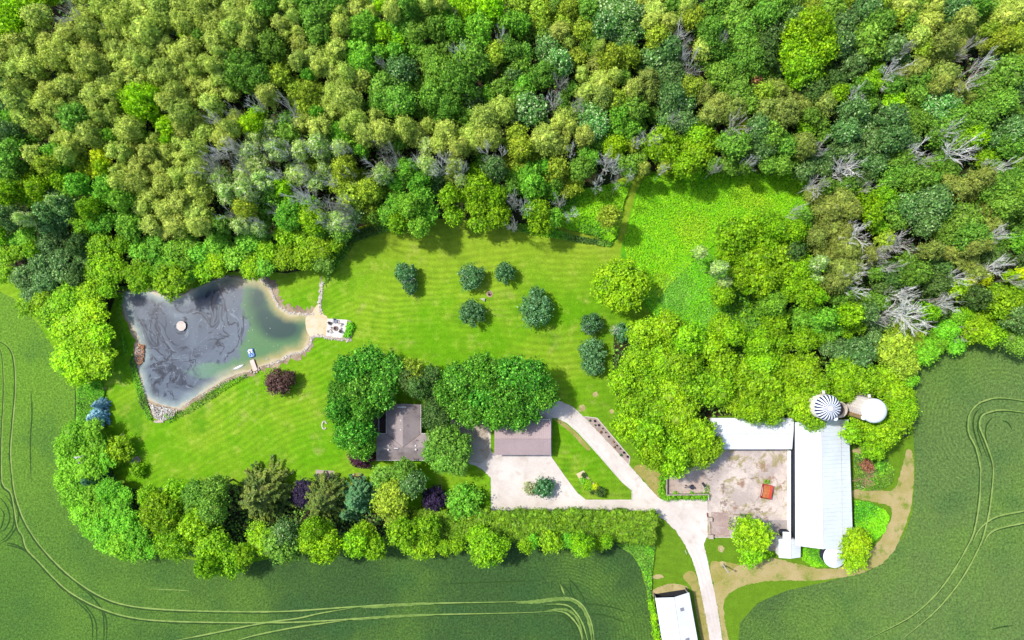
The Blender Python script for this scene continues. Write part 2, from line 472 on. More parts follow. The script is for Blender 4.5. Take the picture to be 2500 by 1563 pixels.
def place(kind, px, py, rpx, var=None, mat=None, z=None, name=None, label=None, cat='tree', group=None, sz=None, auto=True):
    if var is None:
        var = 'dead' if kind == 'X' else ('oliv' if rpx < 33 else 'olivbig') if kind in 'OP' else ('small' if rpx < 31 else 'med' if rpx < 50 else 'big')
    lst = VAR[var]; cm, tm, R0, zc = lst[rnd.randrange(len(lst))]
    zs = sz*rnd.uniform(.86, 1.14) if sz and not label else sz if sz else rnd.uniform(.78, 1.24)
    zz = zc*zs
    c = P(px, py, zz); Rw = rpx*(H-zz)/FPX
    s = Rw/R0
    nm = name or KNAME.get(kind, 'broadleaf_tree')
    if kind == 'X' and not sz: zs = 1.8; zz = zc*zs; c = P(px, py, zz)
    if not sz and py > 560 and px < 800: zs = .58; zz = zc*zs; c = P(px, py, zz); Rw = rpx*(H-zz)/FPX; s = Rw/R0
    root = empty(nm, (c.x, c.y, z or 0), rnd.uniform(0, 6.28)); root.scale = (s*rnd.uniform(.93, 1.07), s*rnd.uniform(.93, 1.07), zs)
    f = bpy.data.objects.new('branches' if kind == 'X' else 'crown', cm); col.objects.link(f); f.parent = root
    f.material_slots[0].link = 'OBJECT'
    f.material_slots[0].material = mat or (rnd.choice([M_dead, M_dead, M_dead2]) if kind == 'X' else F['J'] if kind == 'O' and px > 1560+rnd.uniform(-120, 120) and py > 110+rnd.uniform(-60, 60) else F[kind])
    if tm:
        t = bpy.data.objects.new('trunk', tm); col.objects.link(t); t.parent = root
    if label: tag(root, label, cat, group)
    else:
        tag(root, None, cat, group or GRP[kind]); TREES.append((kind, px, py, rpx, root))
    return root

# ------------------------------------------------------------------ ground sheets
# crop field (one sheet to the horizon)
def field_mat():
    m = NT('crop'); x = m.xyz()
    left, mid, right = A(94, 138, 56, .47), A(74, 110, 56, .47), A(110, 142, 74, .51)
    k = m.mix(m.ramp(x['X'], -135, -60), left, mid)
    k = m.mix(m.ramp(x['X'], 30, 85), k, right)
    k = m.mix(m.math('MULTIPLY', m.ramp(x['Y'], -78, 0), m.ramp(x['X'], -60, -110)), k, A(120, 170, 52, .5))
    big = m.noise(.035, 4, .6)
    k = m.mix(m.math('MULTIPLY', m.ramp(big, .42, .68), .45), k, A(122, 165, 58, .5))
    k = m.mix(m.math('MULTIPLY', m.ramp(m.noise(.09, 3), .5, .75), .35), k, A(58, 108, 60, .5))
    fine = m.noise(1.9, 4, .7)
    k = m.val(k, m.ramp(fine, .28, .72, .60, 1.40))
    k = m.val(k, m.ramp(m.noise(.7, 5, .75), .25, .75, .90, 1.10))
    k = m.mix(m.math('MULTIPLY', m.ramp(m.noise(.3, 5, .8), .60, .74), .15), k, A(150, 160, 92, .5))
    k = m.val(k, m.ramp(m.noise(4.5, 2, .6), .3, .7, .84, 1.16))
    # seed drill rows where the machine turned
    def rows(cx, cy, r0, r1, sp, am, msk):
        c = P(cx, cy, 0); d = m.dist_to(c.x, c.y)
        dd = m.math('ADD', d, m.math('MULTIPLY', m.noise(.08, 2), 1.5))
        s = m.math('SINE', m.math('MULTIPLY', dd, 2*math.pi/sp))
        g = m.math('MULTIPLY', m.ramp(d, r0, r0+3), m.ramp(d, r1, r1-4))
        g = m.math('MULTIPLY', g, msk)
        return m.math('MULTIPLY_ADD', m.math('MULTIPLY', s, g), am, 1.0)
    e = m.math('MULTIPLY', m.ramp(x['X'], -6, 6), m.ramp(m.noise(.07, 2), .35, .6))
    k = m.val(k, rows(1370, 1560, 9, 27, .78, .15, e))
    k = m.val(k, rows(1395, 1395, 3, 9, .7, .0, e))
    k = m.val(k, rows(2440, 1040, 9, 27, .95, .10, m.ramp(m.noise(.06, 2), .38, .62)))
    k = m.val(k, rows(1940, 1580, 5, 17, .8, .09, m.ramp(m.noise(.1, 2), .35, .55)))
    m.b.inputs['Roughness'].default_value = .85; m.b.inputs['Specular IOR Level'].default_value = .1
    m.bump(m.noise(1.6, 4, .7), .9, .5)
    return m.base(k)
M_field = field_mat()
b = MB(); b.add([(-700, -700, 0), (700, -700, 0), (700, 700, 0), (-700, 700, 0)], [(0, 1, 2, 3)])
b.v = [(x, y, z) for x, y, z in b.v]
g = b.build('ground', M_field); tag(g, kind='structure')

def lawn_mat():
    m = NT('mown_grass'); x = m.xyz()
    a, c, d = A(114, 180, 14, .52), A(150, 192, 40, .52), A(86, 162, 10, .48)
    n = m.noise(.055, 4, .6)
    k = m.mix(m.ramp(n, .38, .66), a, c)
    k = m.mix(m.math('MULTIPLY', m.ramp(m.noise(.11, 3), .52, .72), .75), k, d)
    # drier, yellower grass towards the wood, fresher green beside the house
    k = m.mix(m.math('MULTIPLY', m.ramp(x['Y'], 2, 26), .62), k, A(176, 196, 58, .54))
    k = m.mix(m.math('MULTIPLY', m.ramp(m.noise(.25, 5, .72), .50, .72), .5), k, A(182, 192, 84, .52))
    k = m.mix(m.math('MULTIPLY', m.ramp(m.noise(.13, 5, .75, .6), .56, .70), .45), k, A(192, 190, 110, .52))
    k = m.mix(m.math('MULTIPLY', m.ramp(x['X'], 5, 30), m.ramp(x['Y'], 8, -10)), k, A(120, 164, 36, .52))
    # mowing passes: along x on the upper lawn, slanting on the left lawn
    yy = m.math('ADD', x['Y'], m.math('MULTIPLY', m.noise(.03, 2), 9))
    dd = m.math('ADD', m.math('MULTIPLY', x['X'], -.42), m.math('ADD', m.math('MULTIPLY', x['Y'], .9), m.math('MULTIPLY', m.noise(.02, 2), 14)))
    sel = m.math('GREATER_THAN', x['X'], -48)
    sx = m.math('ADD', m.math('MULTIPLY', yy, sel), m.math('MULTIPLY', dd, m.math('SUBTRACT', 1.0, sel)))
    st = m.math('SINE', m.math('ADD', m.math('MULTIPLY', sx, 4.2), m.math('MULTIPLY', m.noise(.3, 3), 2.5)))
    am = m.ramp(m.noise(.06, 3, .7), .34, .62, .01, .12)
    k = m.val(k, m.math('MULTIPLY_ADD', st, m.math('MULTIPLY', am, m.ramp(x['X'], 40, 15)), 1.0))
    k = m.val(k, m.ramp(x['X'], -30, 45, .95, .84))  # whole lawn darkens towards the right: cloud shade put into the colour
    k = m.val(k, m.ramp(m.noise(.5, 5, .7), .3, .7, .88, 1.12))
    k = m.val(k, m.ramp(m.noise(3.2, 4, .75), .28, .72, .80, 1.2))
    m.b.inputs['Roughness'].default_value = .9; m.b.inputs['Specular IOR Level'].default_value = .1
    m.bump(m.noise(3, 3, .7), .4, .15)
    return m.base(k)
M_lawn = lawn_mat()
def patchy(name, c1, c2, c3, s1=.12, s2=.5, f=3.5, amt=.22, rough=.9, bump=.4, f3=.6):
    m = NT(name)
    k = m.mix(m.ramp(m.noise(s1, 4, .6), .38, .64), c1, c2)
    k = m.mix(m.math('MULTIPLY', m.ramp(m.noise(s2, 4, .65), .5, .7), f3), k, c3)
    k = m.val(k, m.ramp(m.noise(f, 4, .75), .25, .75, 1-amt, 1+amt))
    m.b.inputs['Roughness'].default_value = rough; m.b.inputs['Specular IOR Level'].default_value = .12
    if bump: m.bump(m.noise(f*.9, 3, .7), bump, .15)
    return m.base(k)
M_floor = patchy('forest_floor', A(88, 72, 58, .35), A(62, 82, 36, .4), A(70, 100, 30, .45), .1, .3, 2.0, .35)
M_meadow = patchy('meadow_ground', A(100, 178, 20, .55), A(120, 186, 26, .55), A(84, 160, 40, .55), .08, .4, 2.5, .3)
M_rough = patchy('rough_grass', A(98, 165, 28, .5), A(124, 176, 34, .5), A(160, 165, 80, .5), .2, .5, 3, .3)
M_gravel = patchy('gravel', A(234, 226, 220, .58), A(222, 211, 203, .56), A(204, 190, 178, .53), .12, .45, 3.0, .07, .95, .2, .55)
M_gravel2 = patchy('worn_gravel', A(205, 192, 178, .56), A(188, 172, 156, .52), A(150, 140, 118, .5), .3, .9, 5.0, .12, .95, .3)
M_dirt = patchy('dirt_track', A(198, 180, 128, .52), A(184, 172, 106, .5), A(136, 160, 56, .48), .2, .3, 4.0, .16, .95, .2, 1.0)
M_sand = patchy('sand', A(228, 205, 165, .58), A(235, 216, 190, .58), A(206, 186, 130, .55), .3, .8, 5, .08, .95, .1)
M_bed = patchy('bark_chip_bed', A(196, 178, 168, .52), A(178, 160, 150, .5), A(150, 132, 120, .5), .4, 1.2, 6, .16, .95, .3)
M_dryg = patchy('dry_grass', A(170, 165, 85, .5), A(188, 172, 110, .52), A(130, 150, 50, .5), .3, .8, 4, .18, .95, .3)
M_mud = patchy('shore_mud', A(196, 176, 150, .54), A(160, 138, 116, .5), A(120, 126, 72, .45), .3, .8, 4, .25, .9, .4)

def yard_mat():
    m = NT('old_concrete')
    k = m.mix(m.ramp(m.noise(.14, 5, .65), .36, .62), A(226, 212, 203, .58), A(196, 182, 176, .55))
    k = m.mix(m.ramp(m.noise(.22, 5, .7), .55, .66), k, A(176, 142, 120, .5))
    k = m.mix(m.math('MULTIPLY', m.ramp(m.noise(.26, 5, .72, .4), .52, .62), .8), k, A(168, 158, 96, .5))
    k = m.mix(m.math('MULTIPLY', m.ramp(m.noise(.18, 4, .7, .8), .60, .66), .8), k, A(140, 118, 105, .48))
    v = m.n.new("ShaderNodeTexVoronoi"); v.feature = 'DISTANCE_TO_EDGE'; v.inputs['Scale'].default_value = .28
    ad = m.n.new("ShaderNodeVectorMath"); ad.operation = 'ADD'
    m.l.new(m.co, ad.inputs[0]); sc = m.n.new("ShaderNodeVectorMath"); sc.operation = 'SCALE'
    m.l.new(m.noise(.5, 3, out='Color'), sc.inputs[0]); sc.inputs['Scale'].default_value = 2.2
    m.l.new(sc.outputs[0], ad.inputs[1]); m.l.new(ad.outputs[0], v.inputs['Vector'])
    cr = m.math('MULTIPLY', m.ramp(v.outputs['Distance'], .035, .0), m.ramp(m.noise(.2, 2), .47, .60))
    k = m.mix(m.math('MULTIPLY', cr, .5), k, A(120, 112, 78, .45))
    k = m.val(k, m.ramp(m.noise(2.6, 4, .75), .25, .75, .86, 1.12))
    m.b.inputs['Roughness'].default_value = .92
    m.bump(m.noise(3, 4, .7), .3, .1)
    return m.base(k)
M_yard = yard_mat()

prop = [(-60,690),(0,712),(45,735),(100,800),(150,880),(185,940),(184,1045),(165,1090),(165,1150),(180,1230),(215,1280),(270,1325),(360,1352),(480,1368),(620,1372),(760,1345),(1000,1322),(1250,1318),(1500,1322),(1535,1345),(1562,1380),(1578,1440),(1595,1563),(1610,1720),
        (1790,1720),(1803,1563),(1806,1520),(1850,1472),(1920,1442),(2020,1420),(2100,1397),(2160,1360),(2205,1310),(2228,1250),(2234,1150),(2230,1060),(2224,950),(2232,905),(2290,870),(2400,836),(2500,838),(2700,838),(3100,830),(3100,-500),(-700,-500),(-700,690)]
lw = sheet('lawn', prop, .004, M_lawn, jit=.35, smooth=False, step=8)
floor_poly = [(-700,600),(0,640),(70,680),(140,800),(195,880),(250,860),(270,760),(290,700),(430,690),(520,668),(620,660),(700,668),(790,650),(860,560),(950,530),(1100,535),(1240,545),(1330,555),(1400,500),(1500,440),(1570,420),(1700,420),(1960,425),(1945,520),(1800,620),(1760,700),(1800,800),(1800,880),(2000,900),(2240,880),(2290,866),(2400,832),(2500,834),(3100,826),(3100,-480),(-700,-480)]
sheet('forest_floor', floor_poly, .012, M_floor, jit=.4, smooth=False, step=10)
belt_a = [(1500,800),(1700,790),(1900,860),(2240,870),(2222,960),(2222,1060),(2180,1085),(2086,1080),(2084,1010),(1940,1000),(1735,1018),(1738,1095),(1620,1150),(1580,1135),(1515,1040),(1495,900)]
belt_b = [(172,1050),(240,1040),(285,1180),(330,1195),(560,1180),(760,1240),(960,1256),(1200,1260),(1590,1262),(1590,1318),(1250,1312),(1000,1316),(760,1338),(620,1362),(480,1360),(270,1318),(180,1230),(166,1150)]
sheet('wood_floor', belt_a, .014, M_floor, jit=.4, smooth=False, step=8)
sheet('wood_floor', belt_b, .014, M_floor, jit=.4, smooth=False, step=8)
meadow = [(1568,428),(1640,418),(1760,416),(1900,415),(1975,425),(1985,520),(1960,640),(1860,760),(1905,850),(1760,880),(1620,800),(1545,700),(1512,620),(1520,585),(1545,500)]
meadow_b = [(1380,470),(1460,455),(1530,450),(1520,520),(1506,580),(1490,592),(1440,572),(1385,560),(1345,530)]
M_mead_obj = sheet('meadow', meadow, .018, M_meadow, jit=.5)
sheet('rough_ground', meadow_b, .018, M_meadow, jit=.5)
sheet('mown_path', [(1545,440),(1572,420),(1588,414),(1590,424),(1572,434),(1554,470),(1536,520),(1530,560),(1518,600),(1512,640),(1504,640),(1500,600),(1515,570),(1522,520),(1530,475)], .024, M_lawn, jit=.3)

# gravel drive with the parking court
drive = [(1100,1028),(1108,1060),(1122,1100),(1146,1134),(1160,1136),(1180,1148),(1198,1167),(1199,1200),(1199,1253),(1400,1254),(1590,1254),(1621,1268),(1650,1296),(1671,1328),(1689,1364),(1702,1403),(1712,1450),(1722,1500),(1733,1563),(1760,1700),
         (1800,1700),(1764,1563),(1751,1480),(1740,1428),(1729,1375),(1718,1330),(1727,1308),(1729,1220),(1680,1220),(1613,1219),(1604,1211),(1588,1194),(1571,1175),(1535,1134),(1425,1017),(1399,994),(1372,981),(1351,975),(1300,968),(1240,980),(1180,998)]
sheet('driveway', drive, .030, M_gravel, smooth=False, jit=.45, step=3.5)
M_gr3 = patchy('rutted_gravel', A(214, 203, 188, .58), A(200, 186, 168, .55), A(170, 158, 132, .5), .25, .6, 3.0, .14, .95, .3)
sheet('driveway_ruts', [(1104,1030),(1125,1022),(1160,1020),(1186,1040),(1194,1080),(1194,1112),(1180,1128),(1165,1130),(1140,1122),(1118,1090)], .036, M_gr3, jit=.3)
M_pack = simple('packed_gravel', A(232, 222, 216, .55), .9, .06)
for i, (pl, wd) in enumerate([([(1215,1225),(1280,1236),(1370,1238),(1470,1236),(1560,1240),(1620,1262),(1660,1300),(1690,1350),(1715,1420),(1735,1500),(1750,1570)], 5),
                ([(1585,1210),(1640,1252),(1675,1290),(1700,1340),(1722,1410),(1742,1490),(1755,1560)], 4),
                ([(1390,1002),(1430,1036),(1480,1094),(1530,1152),(1580,1206)], 4),
                ([(1372,1008),(1412,1044),(1462,1102),(1514,1162),(1560,1212)], 4),
                ([(1225,1120),(1270,1142),(1330,1140),(1375,1165),(1400,1215)], 3)]):
    strip('wheel_track', pl, wd, .034+.0005*i, M_pack, jit=.2)
island = [(1347,1021),(1359,1021),(1385,1034),(1412,1058),(1465,1116),(1518,1177),(1542,1197),(1542,1220),(1430,1220),(1409,1203),(1378,1163),(1347,1118)]
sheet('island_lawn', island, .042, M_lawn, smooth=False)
sheet('island_wear', [(1352,1024),(1362,1024),(1385,1038),(1410,1060),(1440,1094),(1432,1098),(1404,1068),(1378,1044)], .047, M_dryg, jit=.35)
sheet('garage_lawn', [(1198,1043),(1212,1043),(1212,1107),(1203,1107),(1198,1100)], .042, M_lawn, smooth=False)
M_timber = simple('white_timber', A(232, 222, 214, .6), .8, .12)
def edging(name, pts, w_, h, mat, label, cat='edging', closed=False):
    q = [P(a[0], a[1], 0) for a in pts]; b = MB()
    if closed: q.append(q[0])
    for i in range(len(q)-1):
        a, c = q[i], q[i+1]; d = c-a; L = d.length
        n = max(1, round(L/2.4))
        for j in range(n):
            m_ = a.lerp(c, (j+.5)/n); b.box((m_.x, m_.y, h/2+.03), (L/n-.02, w_, h), math.atan2(d.y, d.x))
    o = b.build(name, mat); tag(o, label, cat); return o
edging('timber_edging', [(1346,1117),(1378,1163),(1409,1204),(1430,1221),(1543,1221)], .22, .14, M_timber, 'white timber edging along the parking court side of the island lawn')
edging('timber_edging', [(1543,1219),(1543,1197),(1519,1177),(1465,1115),(1413,1057),(1395,1040)], .18, .12, M_timber, 'white timber edging between the island lawn and the curving drive')
bed = [(1425,1017),(1458,1021),(1538,1116),(1535,1134)]
sheet('planting_bed', bed, .042, M_bed, smooth=False)
edging('timber_edging', [(1427,1017),(1458,1021),(1538,1116),(1535,1134)], .15, .13, M_timber, 'pale timber edging round the sloping bed east of the drive')
sheet('island_bed', [(1407,1157),(1425,1149),(1434,1163),(1452,1182),(1453,1206),(1442,1200),(1420,1182)], .048, M_sand, smooth=False)

# dirt track and barnyard
track = [(1742,1430),(1762,1400),(1800,1382),(1850,1364),(1885,1362),(1925,1372),(1985,1386),(2040,1388),(2085,1372),(2130,1340),(2160,1300),(2176,1262),(2172,1236),(2130,1225),(2083,1214),(2084,1196),(2130,1196),(2180,1196),(2200,1150),(2214,1100),(2228,1110),(2230,1180),(2222,1245),(2205,1295),(2175,1355),(2120,1394),(2050,1410),(1980,1418),(1900,1418),(1840,1424),(1790,1442),(1768,1470),(1770,1520),(1778,1563),(1766,1563),(1752,1480)]
sheet('dirt_track', track, .022, M_dirt, jit=.9, step=4)
yard = [(1625,1150),(1700,1110),(1740,1092),(1925,1094),(1926,1300),(1905,1312),(1901,1345),(1862,1346),(1790,1313),(1727,1313),(1727,1207),(1625,1207)]
sheet('barnyard', yard, .040, M_yard, smooth=False, jit=.12)
M_pink = patchy('stained_concrete', A(198, 176, 168, .54), A(180, 156, 148, .52), A(215, 200, 195, .56), .3, .6, 3, .12)
sheet('concrete_pad', [(1736,1250),(1778,1252),(1781,1308),(1738,1308)], .046, M_pink, smooth=False)
sheet('concrete_apron', [(1876,1270),(1922,1270),(1922,1300),(1908,1306),(1880,1300)], .046, simple('grey_concrete', A(186, 176, 172, .52), .9, .1), smooth=False)
sheet('pen_floor', [(1628,1165),(1660,1150),(1723,1135),(1724,1203),(1628,1203)], .046, patchy('pen_dirt', A(200, 180, 168, .54), A(214, 200, 190, .56), A(160, 130, 112, .5), .25, .5, 3, .15), smooth=False)
sheet('verge', [(1598,1205),(1572,1172),(1548,1146),(1560,1135),(1600,1140),(1612,1160),(1612,1212)], .036, M_dryg, jit=.3)
sheet('dry_verge', [(1680,1395),(1698,1402),(1712,1452),(1722,1500),(1735,1570),(1715,1570),(1700,1500),(1690,1440),(1668,1410)], .026, M_dryg, jit=.4)
sheet('dry_verge', [(1735,1375),(1760,1372),(1800,1378),(1790,1390),(1745,1425)], .026, M_dryg, jit=.4)
# bare patches
M_bare = patchy('bare_soil', A(208, 190, 140, .52), A(190, 176, 120, .5), A(150, 160, 70, .48), .5, .9, 4, .15)
for pl in ([(530,905),(541,900),(546,912),(556,918),(550,930),(538,926),(526,916)], [(1448,960),(1456,956),(1461,964),(1455,969),(1448,968)],
           [(1415,992),(1424,988),(1430,996),(1424,1004),(1414,1004)], [(1488,1001),(1496,999),(1498,1007),(1491,1010)],
           [(1753,1335),(1762,1332),(1768,1340),(1762,1349),(1754,1345)], [(1757,1375),(1764,1370),(1772,1374),(1771,1383),(1762,1385)],
           [(912,560),(930,550),(950,553),(945,563),(920,566)], [(232,960),(255,944),(258,952),(240,968)], [(210,935),(226,936),(224,946),(212,947)],
           [(2083,1098),(2118,1085),(2112,1112),(2083,1105)], [(1596,1440),(1640,1425),(1676,1432),(1672,1442),(1600,1456)], [(1590,1408),(1610,1402),(1620,1410),(1600,1414)]):
    sheet('bare_patch', pl, .028+rnd.uniform(0, .006), M_bare, jit=.7, step=2.5)
M_slab = simple('patio_slab', A(196, 178, 166, .54), .9, .12, 2)
sheet('patio_slab', [(771,1147),(816,1150),(814,1175),(771,1178)], .030, M_slab, smooth=False)
sheet('stepping_slab', [(286,1068),(298,1057),(310,1072),(300,1084)], .030, M_slab, smooth=False)
sheet('stepping_slab', [(322,1120),(335,1113),(345,1124),(334,1134)], .030, M_slab, smooth=False)
sheet('terrace', [(898,1018),(926,1018),(926,1060),(898,1060)], .030, simple('dark_paving', A(110, 98, 88, .4), .9), smooth=False)
sheet('flower_bed', [(858,1162),(866,1154),(884,1155),(893,1163),(892,1190),(858,1190)], .030, M_dryg, smooth=False)

# tyre lanes through the crop
M_tl = patchy('crushed_crop', A(152, 178, 96, .54), A(134, 166, 82, .54), A(172, 178, 112, .54), .2, .8, 4, .15)
M_td = patchy('bent_crop', A(58, 94, 40, .42), A(68, 102, 44, .42), A(50, 80, 36, .42), .3, .8, 4, .2)
lanes = [
 ([(-20,820),(0,835),(20,850),(32,880),(36,950),(28,1050),(24,1110),(30,1180),(38,1222),(60,1280),(100,1340),(160,1402),(230,1452),(300,1479),(400,1491),(560,1496),(700,1495),(850,1485),(1000,1477),(1240,1472),(1330,1468)], 1),
 ([(-20,840),(2,860),(8,950),(3,1060),(2,1163),(8,1190),(26,1211),(40,1287),(53,1311),(63,1343),(93,1375),(132,1417),(172,1451),(238,1486),(317,1510),(423,1520),(640,1523),(780,1519),(937,1508),(1017,1504),(1260,1499),(1359,1494)], 1),
 ([(169,1454),(205,1485),(220,1504),(226,1530),(225,1570)], 0), ([(180,1455),(212,1483),(230,1510),(236,1535),(235,1570)], 0),
 ([(185,1428),(225,1457),(249,1494),(254,1530),(253,1570)], 0), ([(205,1440),(240,1475),(257,1504),(261,1535),(259,1570)], 0),
 ([(10,1330),(40,1336),(62,1346),(80,1365)], 0), ([(14,1326),(40,1331),(66,1345)], 0),
 ([(0,1240),(10,1256),(4,1285),(0,1292)], 0), ([(0,1215),(16,1235),(24,1265),(14,1290),(0,1300)], 0), ([(10,1205),(30,1235),(34,1265),(30,1290),(14,1312),(0,1322)], 0), ([(18,1200),(40,1236),(45,1265),(38,1290),(20,1316),(0,1328)], 0),
 ([(400,1572),(520,1548),(640,1524),(726,1512),(780,1500),(858,1487)], 1), ([(560,1572),(620,1554),(726,1533),(845,1517)], 1),
 ([(2392,1130),(2392,1163),(2389,1229),(2376,1301),(2357,1343),(2323,1401),(2283,1454),(2230,1502),(2177,1533),(2100,1570)], 1),
 ([(2421,1130),(2423,1163),(2415,1242),(2402,1301),(2389,1338),(2349,1412),(2296,1480),(2244,1528),(2185,1575)], 1),
 ([(2520,1246),(2500,1250),(2442,1261),(2410,1276),(2386,1300),(2372,1330)], 1), ([(2520,1274),(2500,1279),(2437,1293),(2412,1308),(2398,1332)], 1),
 ([(2392,1160),(2392,1145),(2381,1097),(2363,1058),(2364,1018),(2380,994),(2402,981),(2442,974),(2520,984)], 1),
 ([(2400,1120),(2384,1075),(2376,1040),(2380,1012),(2398,992)], 0), ([(2412,1120),(2396,1080),(2386,1045),(2392,1016),(2405,1006)], 0),
 ([(2422,1160),(2421,1130),(2404,1080),(2390,1044),(2396,1018),(2424,1006),(2455,1004),(2520,1012)], 1), ([(2414,1100),(2406,1060),(2410,1035),(2425,1018)], 0),
 ([(2446,1026),(2462,1034),(2472,1052)], 0), ([(2420,1538),(2440,1532),(2475,1527)], 0),
 ([(1385,1407),(1395,1420),(1410,1436),(1424,1460),(1428,1476)], 0), ([(1392,1420),(1394,1440),(1400,1455),(1418,1475)], 0), ([(1366,1430),(1372,1445),(1376,1456)], 1), ([(1370,1428),(1385,1440),(1396,1458)], 0),
 ([(1425,1474),(1450,1476),(1490,1482),(1535,1495)], 0), ([(1440,1498),(1475,1502),(1500,1510),(1526,1520)], 0),
 ([(1320,1468),(1385,1463),(1415,1476),(1432,1500),(1443,1530),(1449,1572)], 1), ([(1330,1478),(1380,1480),(1405,1500),(1422,1530),(1434,1572)], 1),
 ([(1350,1494),(1380,1500),(1405,1525),(1416,1548),(1420,1572)], 1), ([(1345,1470),(1395,1472),(1425,1495),(1438,1540),(1442,1572)], 0), ([(1340,1485),(1385,1490),(1405,1512),(1426,1550)], 0),
 ([(1360,1500),(1385,1512),(1400,1535),(1406,1565)], 0),
 ([(1080,1426),(1180,1422),(1312,1419)], 0), ([(76,955),(78,1010),(74,1080),(76,1180)], 0), ([(183,942),(185,990),(182,1040)], 0)]
for i, (pl, lt) in enumerate(lanes):
    strip('tyre_lane', pl, 5.5 if lt else 3.6, .006+.0006*(i % 20), M_td, k=8)
    if lt: strip('tyre_lane', [(p[0]+2.2, p[1]-2.6) for p in pl], 3.4, .020+.0006*(i % 20), M_tl, k=8)
strip('tyre_lane', [(360,1438),(400,1439),(440,1441),(465,1443)], 1.6, .024, M_tl)
M_tb = patchy('flattened_crop', A(136, 166, 84, .5), A(116, 150, 70, .5), A(84, 126, 58, .5), .5, 1.2, 4, .25)
for pl, wd in (([(1260,1472),(1310,1469),(1350,1464),(1385,1462),(1405,1470)], 9), ([(1385,1463),(1410,1474),(1428,1496),(1440,1530),(1446,1572)], 6), ([(1325,1494),(1360,1488),(1390,1492),(1412,1516),(1424,1560)], 5.5), ([(880,1484),(930,1481),(980,1477),(1060,1475)], 6), ([(860,1514),(920,1508),(980,1504),(1060,1502)], 6)):
    strip('flattened_crop', pl, wd, .033+rnd.uniform(0, .004), M_tb, jit=.18)

# ------------------------------------------------------------------ pond
pond = [(304,711),(344,705),(384,715),(434,725),(471,707),(503,692),(530,684),(556,676),(595,680),(635,680),(644,684),(660,700),(668,723),(681,747),(707,763),(739,765),(766,767),(777,782),(773,806),(758,820),(752,841),(736,859),(707,866),(686,878),(654,889),(631,897),(606,908),(569,918),(529,939),(489,963),(450,989),(434,1000),(397,992),(362,978),(347,944),(339,912),(336,891),(346,870),(340,850),(333,820),(310,780),(302,760),(298,729)]
psm = [np.array(p) for p in smooth_closed(pond, 5)]
psm = [p+nr.normal(0, .8, 2) for p in psm]
poly = np.array([P(p[0], p[1], 0)[:2] for p in psm])
def seg_dist(X, Y, pl):
    best = np.full(X.shape, 1e9); bx = X.copy(); by = Y.copy(); n = len(pl)
    for i in range(n):
        a = pl[i]; c = pl[(i+1) % n]; d = c-a; L2 = (d**2).sum()+1e-12
        t = np.clip(((X-a[0])*d[0]+(Y-a[1])*d[1])/L2, 0, 1); qx = a[0]+t*d[0]; qy = a[1]+t*d[1]
        D = np.hypot(X-qx, Y-qy); m_ = D < best
        best = np.where(m_, D, best); bx = np.where(m_, qx, bx); by = np.where(m_, qy, by)
    return best, bx, by
gs = .45
x0, y0 = poly.min(0)-1; x1, y1 = poly.max(0)+1
nx = int((x1-x0)/gs)+1; ny = int((y1-y0)/gs)+1
GX, GY = np.meshgrid(x0+gs*np.arange(nx), y0+gs*np.arange(ny), indexing='ij')
ins = inpoly(GX, GY, poly); D, QX, QY = seg_dist(GX, GY, poly)
X2 = np.where(ins, GX, QX); Y2 = np.where(ins, GY, QY); Dd = np.where(ins, D, 0)
idm = -np.ones((nx, ny), int); vs = []; fs = []; dep = []
for i in range(nx-1):
    for j in range(ny-1):
        c = [(i, j), (i+1, j), (i+1, j+1), (i, j+1)]
        if not any(ins[a] for a in c): continue
        f = []
        for a in c:
            if idm[a] < 0: idm[a] = len(vs); vs.append((X2[a], Y2[a], .05)); dep.append(Dd[a])
            f.append(idm[a])
        fs.append(f)
me = bpy.data.meshes.new('pond'); me.from_pydata(vs, [], fs)
at = me.color_attributes.new('bed', 'FLOAT_COLOR', 'POINT')
va = np.array(vs); dep = np.array(dep)
def blob(px, py, rx, ry=None, s=1.0):
    c = P(px, py, 0); ry = ry or rx
    return np.clip(1.25-np.sqrt(((va[:, 0]-c.x)/(rx*.1))**2+((va[:, 1]-c.y)/(ry*.1))**2)*.9, 0, 1)*s
wob = nr.normal(0, .0, len(va))
clear = np.clip(blob(630, 735, 42, 75)+blob(715, 815, 90, 70)+blob(640, 860, 70, 50)+blob(700, 790, 60, 45)+blob(540, 905, 110, 26, .8), 0, 1)
deep = np.clip(blob(632, 730, 34, 58)+blob(700, 806, 52, 26)+blob(670, 790, 45, 36), 0, 1)
warm = np.clip((va[:, 0]-P(470, 0, 0).x)/16, 0, 1)                       # tan shallows lie along the sandy side
cols = np.stack([clear, deep, np.clip(dep/9, 0, 1), warm], 1)
at.data.foreach_set('color', cols.astype(np.float32).ravel())
